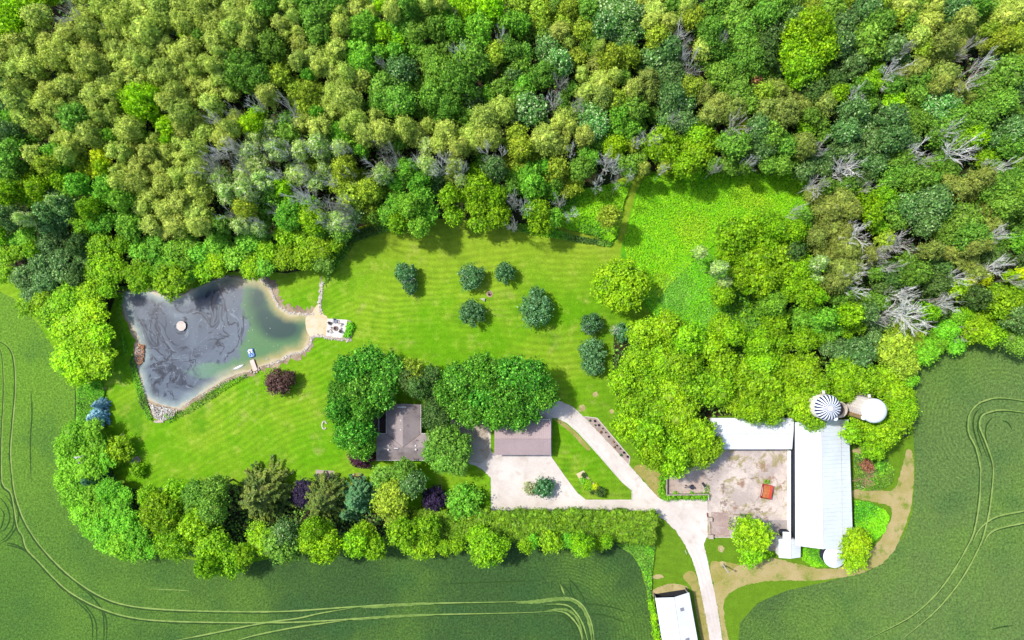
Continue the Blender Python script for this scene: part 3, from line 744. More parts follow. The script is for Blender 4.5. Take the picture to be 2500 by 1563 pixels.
def water_mat():
    m = NT('pond_water')
    an = m.n.new("ShaderNodeAttribute"); an.attribute_name = 'bed'
    sp = m.n.new("ShaderNodeSeparateColor"); m.l.new(an.outputs['Color'], sp.inputs[0])
    clear, deep, dp = sp.outputs[0], sp.outputs[1], sp.outputs[2]; warm = an.outputs['Alpha']
    # stirred coordinates for the drifting film
    def warp(scale, amt, src):
        a = m.n.new("ShaderNodeVectorMath"); a.operation = 'SCALE'; m.l.new(m.noise(scale, 2, .5, 0, src, 'Color'), a.inputs[0]); a.inputs['Scale'].default_value = amt
        b_ = m.n.new("ShaderNodeVectorMath"); b_.operation = 'ADD'; m.l.new(src or m.co, b_.inputs[0]); m.l.new(a.outputs[0], b_.inputs[1]); return b_.outputs[0]
    v1 = warp(.05, 26, m.co); v2 = warp(.16, 7, v1)
    f1 = m.noise(.16, 3, .5, .6, v2)
    ridge = m.math('ABSOLUTE', m.math('SUBTRACT', f1, .5))
    film = m.mix(m.ramp(m.noise(.07, 2, .5, 1, v1), .36, .64), A(84, 98, 118, .43), A(112, 128, 146, .44))
    dark = m.mix(m.ramp(m.noise(.6, 3), .35, .65), A(34, 46, 68, .38), A(52, 66, 88, .38))
    k = m.mix(m.math('MULTIPLY', m.ramp(ridge, .045, .006), m.ramp(m.noise(.09, 2), .32, .46)), film, dark)
    k = m.mix(m.math('MULTIPLY', m.ramp(m.noise(.11, 3, .6, 1.2, v2), .60, .66), .8), k, dark)
    k = m.mix(m.math('MULTIPLY', m.ramp(m.math('ABSOLUTE', m.math('SUBTRACT', m.noise(.2, 3, .5, .8, v2), .46)), .010, .0), .5), k, A(160, 176, 192, .48))
    wt = m.mix(deep, m.mix(warm, A(120, 160, 142, .45), A(92, 146, 88, .45)), A(16, 76, 70, .42))
    cl = m.ramp(m.math('ADD', clear, m.math('MULTIPLY', m.math('SUBTRACT', m.noise(.25, 3, .6, 1), .5), .9)), .30, .62)
    k = m.mix(cl, k, wt)
    # shallows
    edge = m.mix(warm, A(168, 186, 184, .48), A(192, 178, 118, .5))
    de = m.math('ADD', dp, m.math('MULTIPLY', m.math('SUBTRACT', m.noise(.3, 3), .5), .22))
    k = m.mix(m.ramp(de, .34, .02), k, edge)
    k = m.mix(m.math('MULTIPLY', m.ramp(de, .10, .02), .7), k, A(214, 200, 168, .52))
    # drifting specks
    vo = m.n.new("ShaderNodeTexVoronoi"); vo.inputs['Scale'].default_value = 1.1; m.l.new(m.co, vo.inputs['Vector'])
    sc = m.n.new("ShaderNodeSeparateColor"); m.l.new(vo.outputs['Color'], sc.inputs[0])
    spk = m.math('MULTIPLY', m.math('LESS_THAN', vo.outputs['Distance'], .12), m.math('GREATER_THAN', sc.outputs[0], .62))
    k = m.mix(m.math('MULTIPLY', spk, .8), k, A(200, 190, 190, .5))
    k = m.val(k, m.ramp(m.noise(2.2, 3, .7), .25, .75, .93, 1.07))
    m.b.inputs['Roughness'].default_value = .25; m.b.inputs['Specular IOR Level'].default_value = .3
    m.bump(m.noise(1.2, 2), .05, .05)
    return m.base(k)
me.materials.append(water_mat()); me.update()
po = bpy.data.objects.new('pond_water', me); col.objects.link(po); tag(po, kind='structure')
if me.polygons[0].normal.z < 0: me.flip_normals()
# shore of mud and stones round the water
out = []
cen = poly.mean(0)
def off_poly(pl, d):
    n = len(pl); r = []
    area = sum(pl[i][0]*pl[(i+1) % n][1]-pl[(i+1) % n][0]*pl[i][1] for i in range(n))
    sg = 1 if area > 0 else -1
    for i in range(n):
        t = pl[(i+1) % n]-pl[i-1]; t = t/(np.linalg.norm(t)+1e-9); dd = d[i] if hasattr(d, '__len__') else d
        r.append(pl[i]+sg*np.array((t[1], -t[0]))*dd)
    return np.array(r)
wdt = []
for p in psm:
    sw = 0.45
    if p[0] < 350 and p[1] > 800: sw = 1.0
    if 360 < p[0] < 640 and p[1] > 900: sw = 1.1
    if 600 < p[0] < 780 and 680 < p[1] < 770: sw = 1.5
    if 640 < p[0] < 770 and p[1] > 820: sw = 1.3
    wdt.append(sw*rnd.uniform(.5, 1.5))
op = off_poly(poly, np.array(wdt)); n = len(poly); b = MB()
vs = [(p[0], p[1], .045) for p in off_poly(poly, -.3)]+[(p[0], p[1], .034) for p in op]
b.add(vs, [(i, (i+1) % n, n+(i+1) % n, n+i) for i in range(n)])
o = b.build('shore', M_mud); tag(o, kind='structure')
for pg in o.data.polygons:
    pass
sheet('beach', [(762,764),(768,752),(778,742),(784,752),(790,768),(800,778),(796,824),(790,822),(768,818),(758,822),(748,806),(746,780),(752,768)], .052, M_sand, jit=.2, step=4)
sheet('reed_bank', [(340,868),(352,850),(356,838),(352,880),(344,892),(330,885),(326,850),(330,835)], .053, M_mud, jit=.5, step=4)
sheet('reed_bank', [(362,978),(397,990),(434,998),(442,1003),(424,1018),(400,1028),(378,1022),(362,998)], .053, M_mud, jit=.5, step=4)
b = MB(); rg = random.Random(3)
def rocks(b, pts, width, n, s0, s1, rg):
    q = densify(pts, 3, False)
    for _ in range(n):
        p = q[rg.randrange(len(q))]; c = P(p[0]+rg.gauss(0, width), p[1]+rg.gauss(0, width), 0); s = rg.uniform(s0, s1)
        k = ICV[:, :]*np.array((s, s*rg.uniform(.6, 1), s*.6))*(1+.18*np.random.default_rng(rg.randrange(9999)).normal(size=(len(ICV), 1)))
        a = rg.uniform(0, 3); ca, sa = math.cos(a), math.sin(a)
        b.add([(c.x+v[0]*ca-v[1]*sa, c.y+v[0]*sa+v[1]*ca, .06+v[2]) for v in k], [tuple(f) for f in ICF])
rocks(b, [(640,684),(662,702),(668,725),(680,748),(706,764),(740,767),(766,768)], 1.3, 190, .10, .26, rg)
rocks(b, [(736,862),(757,842),(762,824),(780,818),(800,824),(830,828),(856,830)], 1.6, 240, .12, .32, rg)
rocks(b, [(640,894),(660,890),(690,878),(712,866),(736,860)], 2.0, 110, .10, .26, rg)
rocks(b, [(785,690),(784,720),(780,742),(783,754),(782,764)], 1.7, 120, .12, .34, rg)
rocks(b, [(856,786),(860,800),(858,820),(852,832)], .9, 50, .1, .22, rg)
rocks(b, [(450,990),(500,960),(560,925),(600,910)], 2.5, 90, .07, .2, rg)
rocks(b, [(500,692),(530,683),(560,675)], 1.5, 60, .1, .25, rg)
o = b.build('shore_rocks', simple('pale_rock', A(232, 224, 215, .58), .9, .2, 3, c2=A(190, 178, 165, .55))); tag(o, 'pale loose stones lining the pond shore and the patio edge', 'rocks', None, 'stuff')
strip('rock_channel', [(784,672),(785,700),(783,730),(783,748)], 4.5, .038, M_bed, jit=.25)

# ------------------------------------------------------------------ buildings
def metal_roof(name, c, seam=0.0, rough=.45, dirt=None, streak=(12, .35), amt=.5):
    """profiled steel: sheet laps, weather streaks running down the slope, a little grime"""
    m = NT(name)
    k = m.mix(m.ramp(m.noise(.2, 5, .65), .35, .7), c, tuple(x*.90 for x in c[:3])+(1,))
    mp = m.n.new("ShaderNodeMapping"); mp.inputs['Scale'].default_value = (streak[1], streak[0]*.12, 1); m.l.new(m.co, mp.inputs[0])
    dk = dirt or tuple(x*.62 for x in c[:3])+(1,)
    k = m.mix(m.math('MULTIPLY', m.ramp(m.noise(1.2, 5, .75, 0, mp.outputs[0]), .52, .76), amt), k, dk)
    k = m.mix(m.math('MULTIPLY', m.ramp(m.noise(.5, 5, .8), .60, .72), amt*.8), k, dk)
    k = m.val(k, m.ramp(m.noise(4, 3, .7), .25, .75, .95, 1.05))
    m.b.inputs['Roughness'].default_value = rough
    return m.base(k)
M_white = metal_roof('white_steel_roof', (.54, .58, .62, 1), rough=.4, dirt=(.34, .345, .35, 1), amt=.3)
M_whitewall = simple('white_wall', (.72, .72, .70, 1), .7, .06)
M_darkwall = patchy('dark_barn_siding', A(72, 78, 92, .45), A(60, 66, 80, .45), A(92, 98, 112, .45), .6, 1.5, 6, .25)
M_opening = simple('dark_interior', (.015, .015, .018, 1), .9)
M_mauve = metal_roof('mauve_steel_roof', A(194, 173, 174, .56), rough=.5, dirt=A(206, 186, 188, .56))
M_shingle = patchy('mauve_shingles', A(172, 160, 160, .58), A(158, 147, 148, .56), A(128, 116, 120, .52), .25, .45, 5, .10, .9, .2, .7)
M_shingle_dark = patchy('brown_shingles', A(84, 68, 62, .38), A(66, 54, 50, .36), A(50, 42, 42, .35), .4, .9, 5, .15)
M_siding = simple('beige_siding', A(196, 184, 170, .5), .7, .08)
M_trim = simple('pale_trim', A(226, 222, 220, .6), .6, .04)
M_glass = simple('window_glass', (.03, .04, .05, 1), .1)

def roof_part(name, faces, mat, parent, th=.14, ribs=None):
    """roof slopes given as world polygons, with a real thickness"""
    b = MB()
    for f in faces:
        n = len(f); vs = [tuple(v) for v in f]+[(v[0], v[1], v[2]-th) for v in f]
        b.add(vs, [tuple(range(n)), tuple(range(2*n-1, n-1, -1))]+[(i, n+i, n+(i+1) % n, (i+1) % n) for i in range(n)])
    if ribs:
        mi_step, rw, rh = ribs
        for f in faces:
            if len(f) != 4: continue
            a, c, d, e = [Vector(v) for v in f]           # a-c eave, e-d ridge
            L = (c-a).length; k = int(L/mi_step)
            for i in range(1, k):
                t = i/k; p = a.lerp(c, t); q = e.lerp(d, t); dr = (c-a).normalized()*rw/2; up = Vector((0, 0, rh))
                b.add([p-dr, p+dr, q+dr, q-dr, p+up, q+up], [(0, 4, 5, 3), (1, 2, 5, 4)], 0)
    o = b.build(name, mat, parent)
    return o
def gable(name, label, cat, cor, ez, rz, r0, r1, roofmat, wallmat, inset=.35, ribs=(.9, .10, .05), openfront=False, doors=()):
    """cor = TL,TR,BR,BL eave corners in the photograph; r0,r1 = ridge ends in the photograph"""
    c = [P(p[0], p[1], ez) for p in cor]; a = P(*r0, rz); d = P(*r1, rz)
    base_ = (c[0]+c[1]+c[2]+c[3])/4
    root = empty(name, (base_.x, base_.y, 0), 0, label, cat)
    o_ = Vector((base_.x, base_.y, 0))
    def L(v): return (v[0]-o_.x, v[1]-o_.y, v[2])
    ridge_vertical = abs(r0[0]-r1[0]) < abs(r0[1]-r1[1])
    if ridge_vertical: faces = [[c[3], c[0], a, d], [c[1], c[2], d, a]]
    else: faces = [[c[0], c[1], d, a], [c[2], c[3], a, d]]
    roof = roof_part('roof', [[L(v) for v in f] for f in faces], roofmat, root, ribs=ribs)
    cen_ = sum(c, Vector())/4
    ins_ = []
    for v in c:
        dv = cen_-v; ins_.append(v+Vector((math.copysign(inset, dv.x), math.copysign(inset, dv.y), 0)))
    b = MB(); t = (rz-ez)
    def pt(v, z): return (v.x-o_.x, v.y-o_.y, z)
    if ridge_vertical:
        g0 = a+Vector((0, math.copysign(inset, cen_.y-a.y), 0)); g1 = d+Vector((0, math.copysign(inset, cen_.y-d.y), 0)); order = [(ins_[0], ins_[1], g0), (ins_[2], ins_[3], g1)]; sides = [(ins_[1], ins_[2]), (ins_[3], ins_[0])]
    else:
        g0 = a+Vector((math.copysign(inset, cen_.x-a.x), 0, 0)); g1 = d+Vector((math.copysign(inset, cen_.x-d.x), 0, 0)); order = [(ins_[3], ins_[0], g0), (ins_[1], ins_[2], g1)]; sides = [(ins_[0], ins_[1]), (ins_[2], ins_[3])]
    for k, (p, q, gg) in enumerate(order):
        if openfront and k == 0: continue
        b.add([pt(p, 0), pt(q, 0), pt(q, ez-.16), pt(gg, rz-.2), pt(p, ez-.16)], [(0, 1, 2, 3, 4)])
    for p, q in sides: b.add([pt(p, 0), pt(q, 0), pt(q, ez-.16), pt(p, ez-.16)], [(0, 1, 2, 3)])
    b.build('wall', wallmat, root)
    # ridge cap
    rb = MB(); A_, D_ = Vector(L(a)), Vector(L(d)); rb.tube([A_+Vector((0, 0, .02)), D_+Vector((0, 0, .02))], .09, 6)
    rb.build('ridge_cap', roofmat, roof) if roofmat is not M_white else rb.build('ridge_cap', M_trim, roof)
    return root, roof, L

# main barn
barn, broof, LB = gable('barn', 'long white metal-roofed barn with dark side wall at the right of the yard', 'barn',
    [(1941, 1031), (2072, 1024), (2083, 1335), (1942, 1332)], 4.5, 7.6, (2004, 1027), (2010, 1341), M_white, M_darkwall)
for k in range(4):
    l = LB(P(2081, 1100+k*62, 4.5)); b = MB(); b.box((l[0]-.30, l[1], 2.0), (.12, 1.4, 1.0)); b.build('window', M_glass, barn)
b = MB(); l0 = LB(P(2052, 1030, 5.6)); l1 = LB(P(2056, 1336, 5.6)); b.tube([(l0[0], l0[1], 5.73), (l1[0], l1[1], 5.73)], .04, 4)
b.build('seam', M_trim, broof)
# machine shed wing
gable('cattle_shed', 'low white-roofed cattle shed wing on the north side of the barnyard', 'shed',
      [(1737, 1021), (1939, 1021), (1934, 1097), (1737, 1097)], 3.2, 4.4, (1737, 1059), (1937, 1059), M_white, M_whitewall)
gable('milk_house', 'small white gabled milk house at the southwest corner of the long barn', 'outbuilding',
      [(1901, 1316), (1955, 1316), (1954.5, 1361), (1901.5, 1362)], 3.0, 4.0, (1931, 1317), (1931, 1364), M_white, M_whitewall, inset=.2)
# lean-to shed
c = [P(1911, 1298.5, 2.8), P(1931, 1299.5, 3.2), P(1931, 1316, 3.2), P(1911, 1315, 2.8)]
ce = sum(c, Vector())/4; rt = empty('entry_shed', (ce.x, ce.y, 0), 0, 'tiny white flat-roofed entry shed tucked between the milk house and the yard wall', 'outbuilding')
roof_part('roof', [[(v.x-ce.x, v.y-ce.y, v.z) for v in c[::-1]]], M_white, rt)
b = MB(); b.box((0, 0, 1.3), (abs(c[1].x-c[0].x)-.25, abs(c[0].y-c[3].y)-.25, 2.6)); b.build('wall', M_darkwall, rt)
b = MB(); b.box((-(abs(c[1].x-c[0].x)-.25)/2-.02, 0, 1.0), (.05, .8, 2.0)); b.build('door', M_glass, rt)
# roadside shed (its far end lies beyond the frame)
sc_ = [(1599.5, 1460.5), (1682.5, 1447), (1728, 1700), (1642, 1718)]
shd, shr, LS = gable('machine_shed', 'white-roofed open-ended machine shed beside the drive at the bottom edge', 'shed',
      sc_, 4.0, 5.2, (1645, 1459), (1683, 1716), M_white, M_darkwall, inset=.15, openfront=True)
for (px, py) in ((1665, 1488), (1678, 1562)):
    l = LS(P(px, py, 4.75)); b = MB(); b.box((0, 0, 0), (.85, .75, .16)); b.build('roof_vent', simple('grey_vent', A(160, 160, 172, .5), .6), shr, loc=(l[0], l[1], 4.78)).rotation_euler = (0, .24, .15)
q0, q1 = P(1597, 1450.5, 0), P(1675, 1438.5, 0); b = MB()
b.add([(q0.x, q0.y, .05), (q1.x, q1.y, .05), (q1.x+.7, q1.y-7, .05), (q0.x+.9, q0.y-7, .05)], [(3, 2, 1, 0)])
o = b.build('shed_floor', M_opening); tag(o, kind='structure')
for (px, py), (qx, qy) in (((1597, 1450), (1601, 1460)), ((1672, 1438), (1679, 1447))):
    a0 = P(px, py, 0); a1 = P(qx, qy, 4.0); b = MB(); b.tube([(LS(a0)[0], LS(a0)[1], 0), (LS(a1)[0], LS(a1)[1], 3.9)], .09, 5); b.build('door_post', M_trim, shd)

# house
ez, rz = 2.7, 4.5
hc = P(983, 1060, 0)
house = empty('house', (hc.x, hc.y, 0), 0, 'T-shaped bungalow with mauve shingle roof half hidden by green trees', 'house')
def W(px, py, z): v = P(px, py, z); return (v.x-hc.x, v.y-hc.y, z)
A_, B_ = W(919, 1123.5, ez), W(1048, 1123.5, ez); C_, D_ = W(919, 1092.5, rz), W(1048, 1092.5, rz)
E_, Fv, G_, Hv, I_ = W(919, 1059.5, ez), W(943.5, 1059.5, ez), W(983.5, 1092.5, rz), W(1027, 1059.5, ez), W(1048, 1059.5, ez)
J_, K_, N_ = W(943.5, 988, ez), W(983, 986, rz), W(1027, 988, ez)
hr = roof_part('roof', [[A_, B_, D_, G_, C_], [E_, C_, G_, Fv], [Hv, G_, D_, I_], [J_, Fv, G_, K_], [N_, K_, G_, Hv]], M_shingle, house)
b = MB()
def wallpts(pts, top):
    for i in range(len(pts)):
        p, q = pts[i], pts[(i+1) % len(pts)]
        b.add([(p[0], p[1], 0), (q[0], q[1], 0), (q[0], q[1], top), (p[0], p[1], top)], [(0, 1, 2, 3)])
ins = .45
wallpts([(A_[0]+ins, A_[1]+ins), (B_[0]-ins, A_[1]+ins), (I_[0]-ins, I_[1]-ins), (N_[0]-ins, Hv[1]-ins), (N_[0]-ins, N_[1]-ins), (J_[0]+ins, J_[1]-ins), (J_[0]+ins, Fv[1]-ins), (E_[0]+ins, E_[1]-ins)], ez-.05)
for X, y0_, y1_, yr in ((A_[0]+ins, A_[1]+ins, E_[1]-ins, C_[1]), (B_[0]-ins, A_[1]+ins, I_[1]-ins, C_[1])):
    b.add([(X, y0_, ez-.2), (X, y1_, ez-.2), (X, yr, rz-.3)], [(0, 1, 2)])
b.add([(J_[0]+ins, J_[1]-ins, ez-.2), (N_[0]-ins, N_[1]-ins, ez-.2), (K_[0], J_[1]-ins, rz-.3)], [(0, 1, 2)])
b.build('wall', M_siding, house)
for a1, a2, off in ((A_, B_, (0, -.06)), (E_, Fv, (0, .06)), (Hv, I_, (0, .06)), (J_, Fv, (-.06, 0)), (N_, Hv, (.06, 0))):
    b = MB(); b.tube([(a1[0]+off[0], a1[1]+off[1], ez-.05), (a2[0]+off[0], a2[1]+off[1], ez-.05)], .085, 6); b.build('gutter', M_trim, house)
for px, py in ((978.5, 1007), (986, 1007), (979, 1026.5), (987, 1026), (979, 1049), (988, 1049), (948.5, 1088), (948.5, 1098), (1015, 1088), (1015.5, 1097.5)):
    z = 4.0 if py < 1080 else 4.3; l = W(px, py, z)
    b = MB(); b.cyl((0, 0), .17, -.25, .12, 10); b.cyl((0, 0), .24, .12, .2, 10, r1=.08); b.build('roof_vent', M_trim, hr, loc=(l[0], l[1], z+.1))
for px, py in ((979, 1035), (957, 1089.5), (1017, 1075)):
    l = W(px, py, 4.0); b = MB(); b.cyl((0, 0), .07, -.3, .3, 8); b.build('vent_pipe', M_opening, hr, loc=(l[0], l[1], 4.1))
l = W(967, 1094.5, rz); b = MB(); b.box((0, 0, 0), (1.1, .22, .12)); b.build('ridge_vent', M_trim, hr, loc=(l[0], l[1], rz+.06))
l = W(981, 994, rz); b = MB(); b.box((0, 0, 0), (2.1, .3, .12)); b.build('ridge_vent', M_trim, hr, loc=(l[0], l[1], rz+.03))
b = MB(); v0, v1 = G_, Hv; b.tube([(Fv[0], Fv[1], ez+.04), (G_[0], G_[1], rz+.03)], .05, 5); b.tube([(Hv[0], Hv[1], ez+.04), (G_[0], G_[1], rz+.03)], .05, 5)
b.build('valley_flashing', simple('brown_flashing', A(140, 112, 92, .5)), hr)
pr = [W(925, 990, 2.35), W(942.8, 990, 2.35), W(942.8, 1058.8, 2.35), W(925, 1058.8, 2.35)]
po_ = roof_part('porch_roof', [pr[::-1]], M_shingle_dark, house)
b = MB(); b.tube([pr[3], pr[0]], .06, 5); b.build('fascia', M_trim, po_)
for px in range(4): l = W(927, 998+px*19, 0); b = MB(); b.tube([(l[0], l[1], 0), (l[0], l[1], 2.25)], .07, 6); b.build('porch_post', M_trim, house)
for px in (935, 960, 1000, 1025): l = W(px, 1120, 1.5); b = MB(); b.box((l[0], A_[1]+ins-.02, 1.5), (1.3, .06, 1.0)); b.build('window', M_glass, house)

# garage
gr, grf, LG = gable('garage', 'mauve metal-roofed garage beside the gravel parking court', 'garage',
      [(1207, 1025.5), (1345, 1025.5), (1345, 1111), (1207, 1111)], 2.9, 4.3, (1207, 1071.5), (1345, 1071.5), M_mauve, M_siding, ribs=(.45, .09, .035))
for i in range(3):
    l = LG(P(1232+i*44, 1110, 2.9)); b = MB(); b.box((0, 0, 0), (2.8, .07, 2.2)); b.build('garage_door', M_trim, gr, loc=(l[0], LG(P(1232, 1111, 2.9))[1]+.33, 1.15))
b = MB(); l0, l1 = LG(P(1308, 1025, 2.9)), LG(P(1343, 1025, 2.9)); b.tube([(l0[0], l0[1]+.08, 2.88), (l1[0], l1[1]+.08, 2.88)], .11, 6); b.build('gutter', M_trim, gr); b = MB()
l2 = LG(P(1345, 1112, 2.9)); b.tube([(l2[0]-.1, l2[1], 2.85), (l2[0]-.1, l2[1]-.05, .1)], .07, 6); b.build('downpipe', M_trim, gr)

# silos
def stave_mat(name, c1, c2):
    m = NT(name); x = m.xyz()
    mp = m.n.new("ShaderNodeMapping"); mp.inputs['Scale'].default_value = (2.2, 2.2, .12); m.l.new(m.co, mp.inputs[0])
    k = m.mix(m.ramp(m.noise(1.3, 4, .65, 0, mp.outputs[0]), .35, .65), c1, c2)
    k = m.val(k, m.math('MULTIPLY_ADD', m.math('SINE', m.math('MULTIPLY', x['Z'], 8.4)), .05, 1))
    m.b.inputs['Roughness'].default_value = .9
    return m.base(k)
M_stave = stave_mat('concrete_staves', A(236, 228, 216, .86), A(214, 202, 190, .82))
M_stave2 = stave_mat('grey_concrete_staves', A(228, 220, 214, .84), A(206, 196, 190, .8))
M_navy = simple('navy_panel', A(40, 56, 112, .42), .5, .1)
M_wht = simple('white_panel', (.62, .65, .68, 1), .5, .05)
M_rust = patchy('rusty_chute', A(206, 176, 120, .5), A(176, 140, 90, .5), A(220, 208, 190, .52), .6, 1.2, 4, .15)
def silo(px, py, rpx, h, label, domemats, dh, stave, n=40):
    t = P(px, py, h); r = rpx*(H-h)/FPX
    root = empty('silo', (t.x, t.y, 0), 0, label, 'silo', 'tall concrete silos behind the barn')
    b = MB(); b.cyl((0, 0), r, 0, h, 40)
    for k in range(int(h/.9)): b.torus((0, 0, .5+k*.9), r+.01, .025, 40, 4)
    b.build('shaft', stave, root, smooth=False)
    b = MB(); b.dome((0, 0, h+.02), r+.12, dh, n, 9, tuple(range(len(domemats)))); b.cyl((0, 0), r+.14, h-.12, h+.03, n, 0)
    dm = b.build('dome_roof', domemats, root)
    b = MB(); b.cyl((0, 0), r*.22, h+dh*.93, h+dh+.10, 20, r1=r*.16); b.build('cap', M_wht, dm)
    return root, r, dm
s1, r1, d1 = silo(2020, 995.5, 29.3, 13.4, 'concrete silo with a blue and white striped dome behind the barn', [M_wht, M_navy], 1.9, M_stave, n=44)
s2, r2, d2 = silo(2134, 1003, 27.6, 13.0, 'concrete silo with a plain white dome east of the striped one', [M_wht], 1.7, M_stave2)
for s_, r_, ang, hh, mt in ((s1, r1, -.95, 13.3, M_stave), (s2, r2, -2.55, 12.9, M_rust)):
    b = MB(); x_, y_ = math.cos(ang)*(r_+.25), math.sin(ang)*(r_+.25)
    b.cyl((x_, y_), .45, 0, hh, 12); b.build('chute', mt, s_)
    b = MB(); b.cyl((x_, y_), .5, hh, hh+.25, 12); b.dome((x_, y_, hh+.25), .5, .35, 12, 4); b.build('chute_hood', M_wht, s_)
for s_, r_, ang, hh in ((s1, r1, 1.7, 13.3), (s2, r2, 1.75, 12.9)):
    b = MB(); ca, sa = math.cos(ang), math.sin(ang)
    for sgn in (-.22, .22): b.tube([(ca*(r_+.3)-sa*sgn, sa*(r_+.3)+ca*sgn, .3), (ca*(r_+.3)-sa*sgn, sa*(r_+.3)+ca*sgn, hh)], .03, 4)
    for k in range(30): z = .5+k*.42; b.tube([(ca*(r_+.3)-sa*-.22, sa*(r_+.3)+ca*-.22, z), (ca*(r_+.3)-sa*.22, sa*(r_+.3)+ca*.22, z)], .02, 4)
    for k in range(8): b.torus((ca*(r_+.55), sa*(r_+.55), 3+k*1.25), .34, .02, 12, 4)
    b.build('ladder', simple('galvanised_steel', A(170, 160, 155, .45), .5), s_)
    b = MB(); b.box((ca*(r_+.55), sa*(r_+.55), hh-.9), (.9, .6, .08), ang); b.build('platform', M_trim, s_)
# open-topped stub silo between them
t = P(2049, 1000.5, 9.0); rr_ = 19*(H-9)/FPX
st = empty('stub_silo', (t.x, t.y, 0), 0, 'low open-topped ring of a roofless silo between the two domed silos', 'silo')
b = MB(); n = 36
vs = []
for z, r in ((0, rr_), (9, rr_), (9, rr_-.2), (7.6, rr_-.2)):
    vs += [(r*math.cos(2*math.pi*i/n), r*math.sin(2*math.pi*i/n), z) for i in range(n)]
fs = [(k*n+i, k*n+(i+1) % n, (k+1)*n+(i+1) % n, (k+1)*n+i) for k in range(3) for i in range(n)]
b.add(vs, fs); b.build('shaft', M_stave, st)
b = MB(); b.cyl((0, 0), rr_-.18, 7.4, 7.62, 30); b.build('silage_floor', simple('brown_silage', A(130, 112, 104, .45), .95, .2, 3), st)
b = MB(); b.torus((0, 0, 9.03), rr_-.08, .13, 36, 6); b.build('rim', simple('pale_rim', A(226, 205, 185, .55)), st)
# round grain bin
t = P(2037, 1360, 3.2); rb_ = 24.5*(H-3.2)/FPX
gb = empty('grain_bin', (t.x, t.y, 0), 0, 'round white-roofed grain bin at the south end of the long barn', 'grain bin')
b = MB(); b.cyl((0, 0), rb_, 0, 3.2, 32)
for k in range(5): b.torus((0, 0, .4+k*.6), rb_, .03, 32, 4)
b.build('shaft', M_darkwall, gb)
b = MB(); b.cyl((0, 0), rb_+.15, 3.2, 4.3, 32, r1=.35)
for i in range(32):
    a = 2*math.pi*i/32; b.tube([((rb_+.15)*math.cos(a), (rb_+.15)*math.sin(a), 3.23), (.35*math.cos(a), .35*math.sin(a), 4.33)], .03, 4)
gr_ = b.build('roof', M_white, gb); b = MB(); b.cyl((0, 0), .38, 4.28, 4.45, 16, r1=.3); b.build('cap', M_trim, gr_)

# yard wall, pen wall
def wall_obj(name, pts, th, h, mat, label, pl=3.0, posts=False):
    q = [P(p[0], p[1], 0) for p in pts]; b = MB()
    for i in range(len(q)-1):
        a, c = q[i], q[i+1]; L = (c-a).length; n = max(1, round(L/pl)); d = c-a
        for j in range(n):
            m_ = a.lerp(c, (j+.5)/n); b.box((m_.x, m_.y, h/2), (L/n-.05, th, h), math.atan2(d.y, d.x))
            if posts: e_ = a.lerp(c, j/n); b.box((e_.x, e_.y, h/2+.03), (.16, th+.08, h+.06), math.atan2(d.y, d.x))
    o = b.build(name, mat); tag(o, label, 'wall'); return o
wall_obj('yard_wall', [(1923.5, 1098), (1923.5, 1297)], .38, 1.5, simple('white_concrete', (.74, .73, .71, 1), .8, .06), 'long white concrete wall between the barnyard and the barn')
wall_obj('pen_wall', [(1626, 1161), (1626, 1206), (1728, 1205)], .2, 1.2, simple('weathered_concrete', A(200, 190, 176, .52), .9, .2, 3), 'weathered grey panel wall round the corner pen of the yard', 1.8, True)
wall_obj('pen_wall', [(1728, 1206), (1728, 1219)], .14, 1.1, M_trim, 'short pale wall stub at the east end of the pen hedge')

# yard things
M_conc = patchy('block_concrete', A(216, 202, 188, .55), A(196, 180, 166, .52), A(164, 150, 130, .5), .8, 2, 6, .12)
def blocky(name, px, py, sx, sy, h, label, cat, rz=0, mat=None, extra=None):
    c = P(px, py, 0); root = empty(name, (c.x, c.y, 0), rz, label, cat)
    b = MB(); b.box((0, 0, h*.46), (sx, sy, h*.92)); b.box((0, 0, h*.96), (sx*.92, sy*.92, h*.1)); b.build('block', mat or M_conc, root)
    if extra == 'lid':
        b = MB(); b.torus((0, 0, h+.03), .26, .07, 18, 6); b.cyl((0, 0), .2, h-.02, h+.03, 16); b.build('lid', simple('grey_iron', A(130, 128, 128, .45)), root)
    if extra == 'slot':
        b = MB(); b.box((0, 0, h+.03), (sx*.35, sy*.5, .05)); b.build('cap', M_opening, root)
    return root
blocky('gate_pier', 1732, 1266, 1.0, .9, 1.1, 'square concrete pier at the upper left of the stained pad', 'pier')
blocky('gate_pier', 1734, 1308, 1.1, 1.0, 1.1, 'square concrete pier at the lower left corner of the stained pad', 'pier')
edging('pad_kerb', [(1731.5, 1271), (1732.5, 1303)], .25, .5, M_conc, 'long concrete kerb joining the two square piers', 'kerb')
edging('pad_kerb', [(1739, 1309), (1762, 1310), (1781, 1308)], .22, .35, M_conc, 'concrete kerb along the south side of the stained pad', 'kerb')
edging('pad_kerb', [(1726, 1252), (1727, 1262)], .2, .4, simple('rusty_post', A(150, 90, 70, .45)), 'rusty brown post lying at the pad entrance', 'post')
blocky('well_cover', 1797, 1264, 1.4, 1.7, .7, 'pale concrete well block with a round iron lid beside the lime tree', 'well', extra='lid')
blocky('concrete_block', 1807.5, 1266, .75, 1.2, .6, 'upright concrete block just right of the round-lidded well', 'block')
blocky('concrete_block', 1817, 1267, .6, 1.1, .5, 'narrower concrete block second to the right of the round-lidded well', 'block')
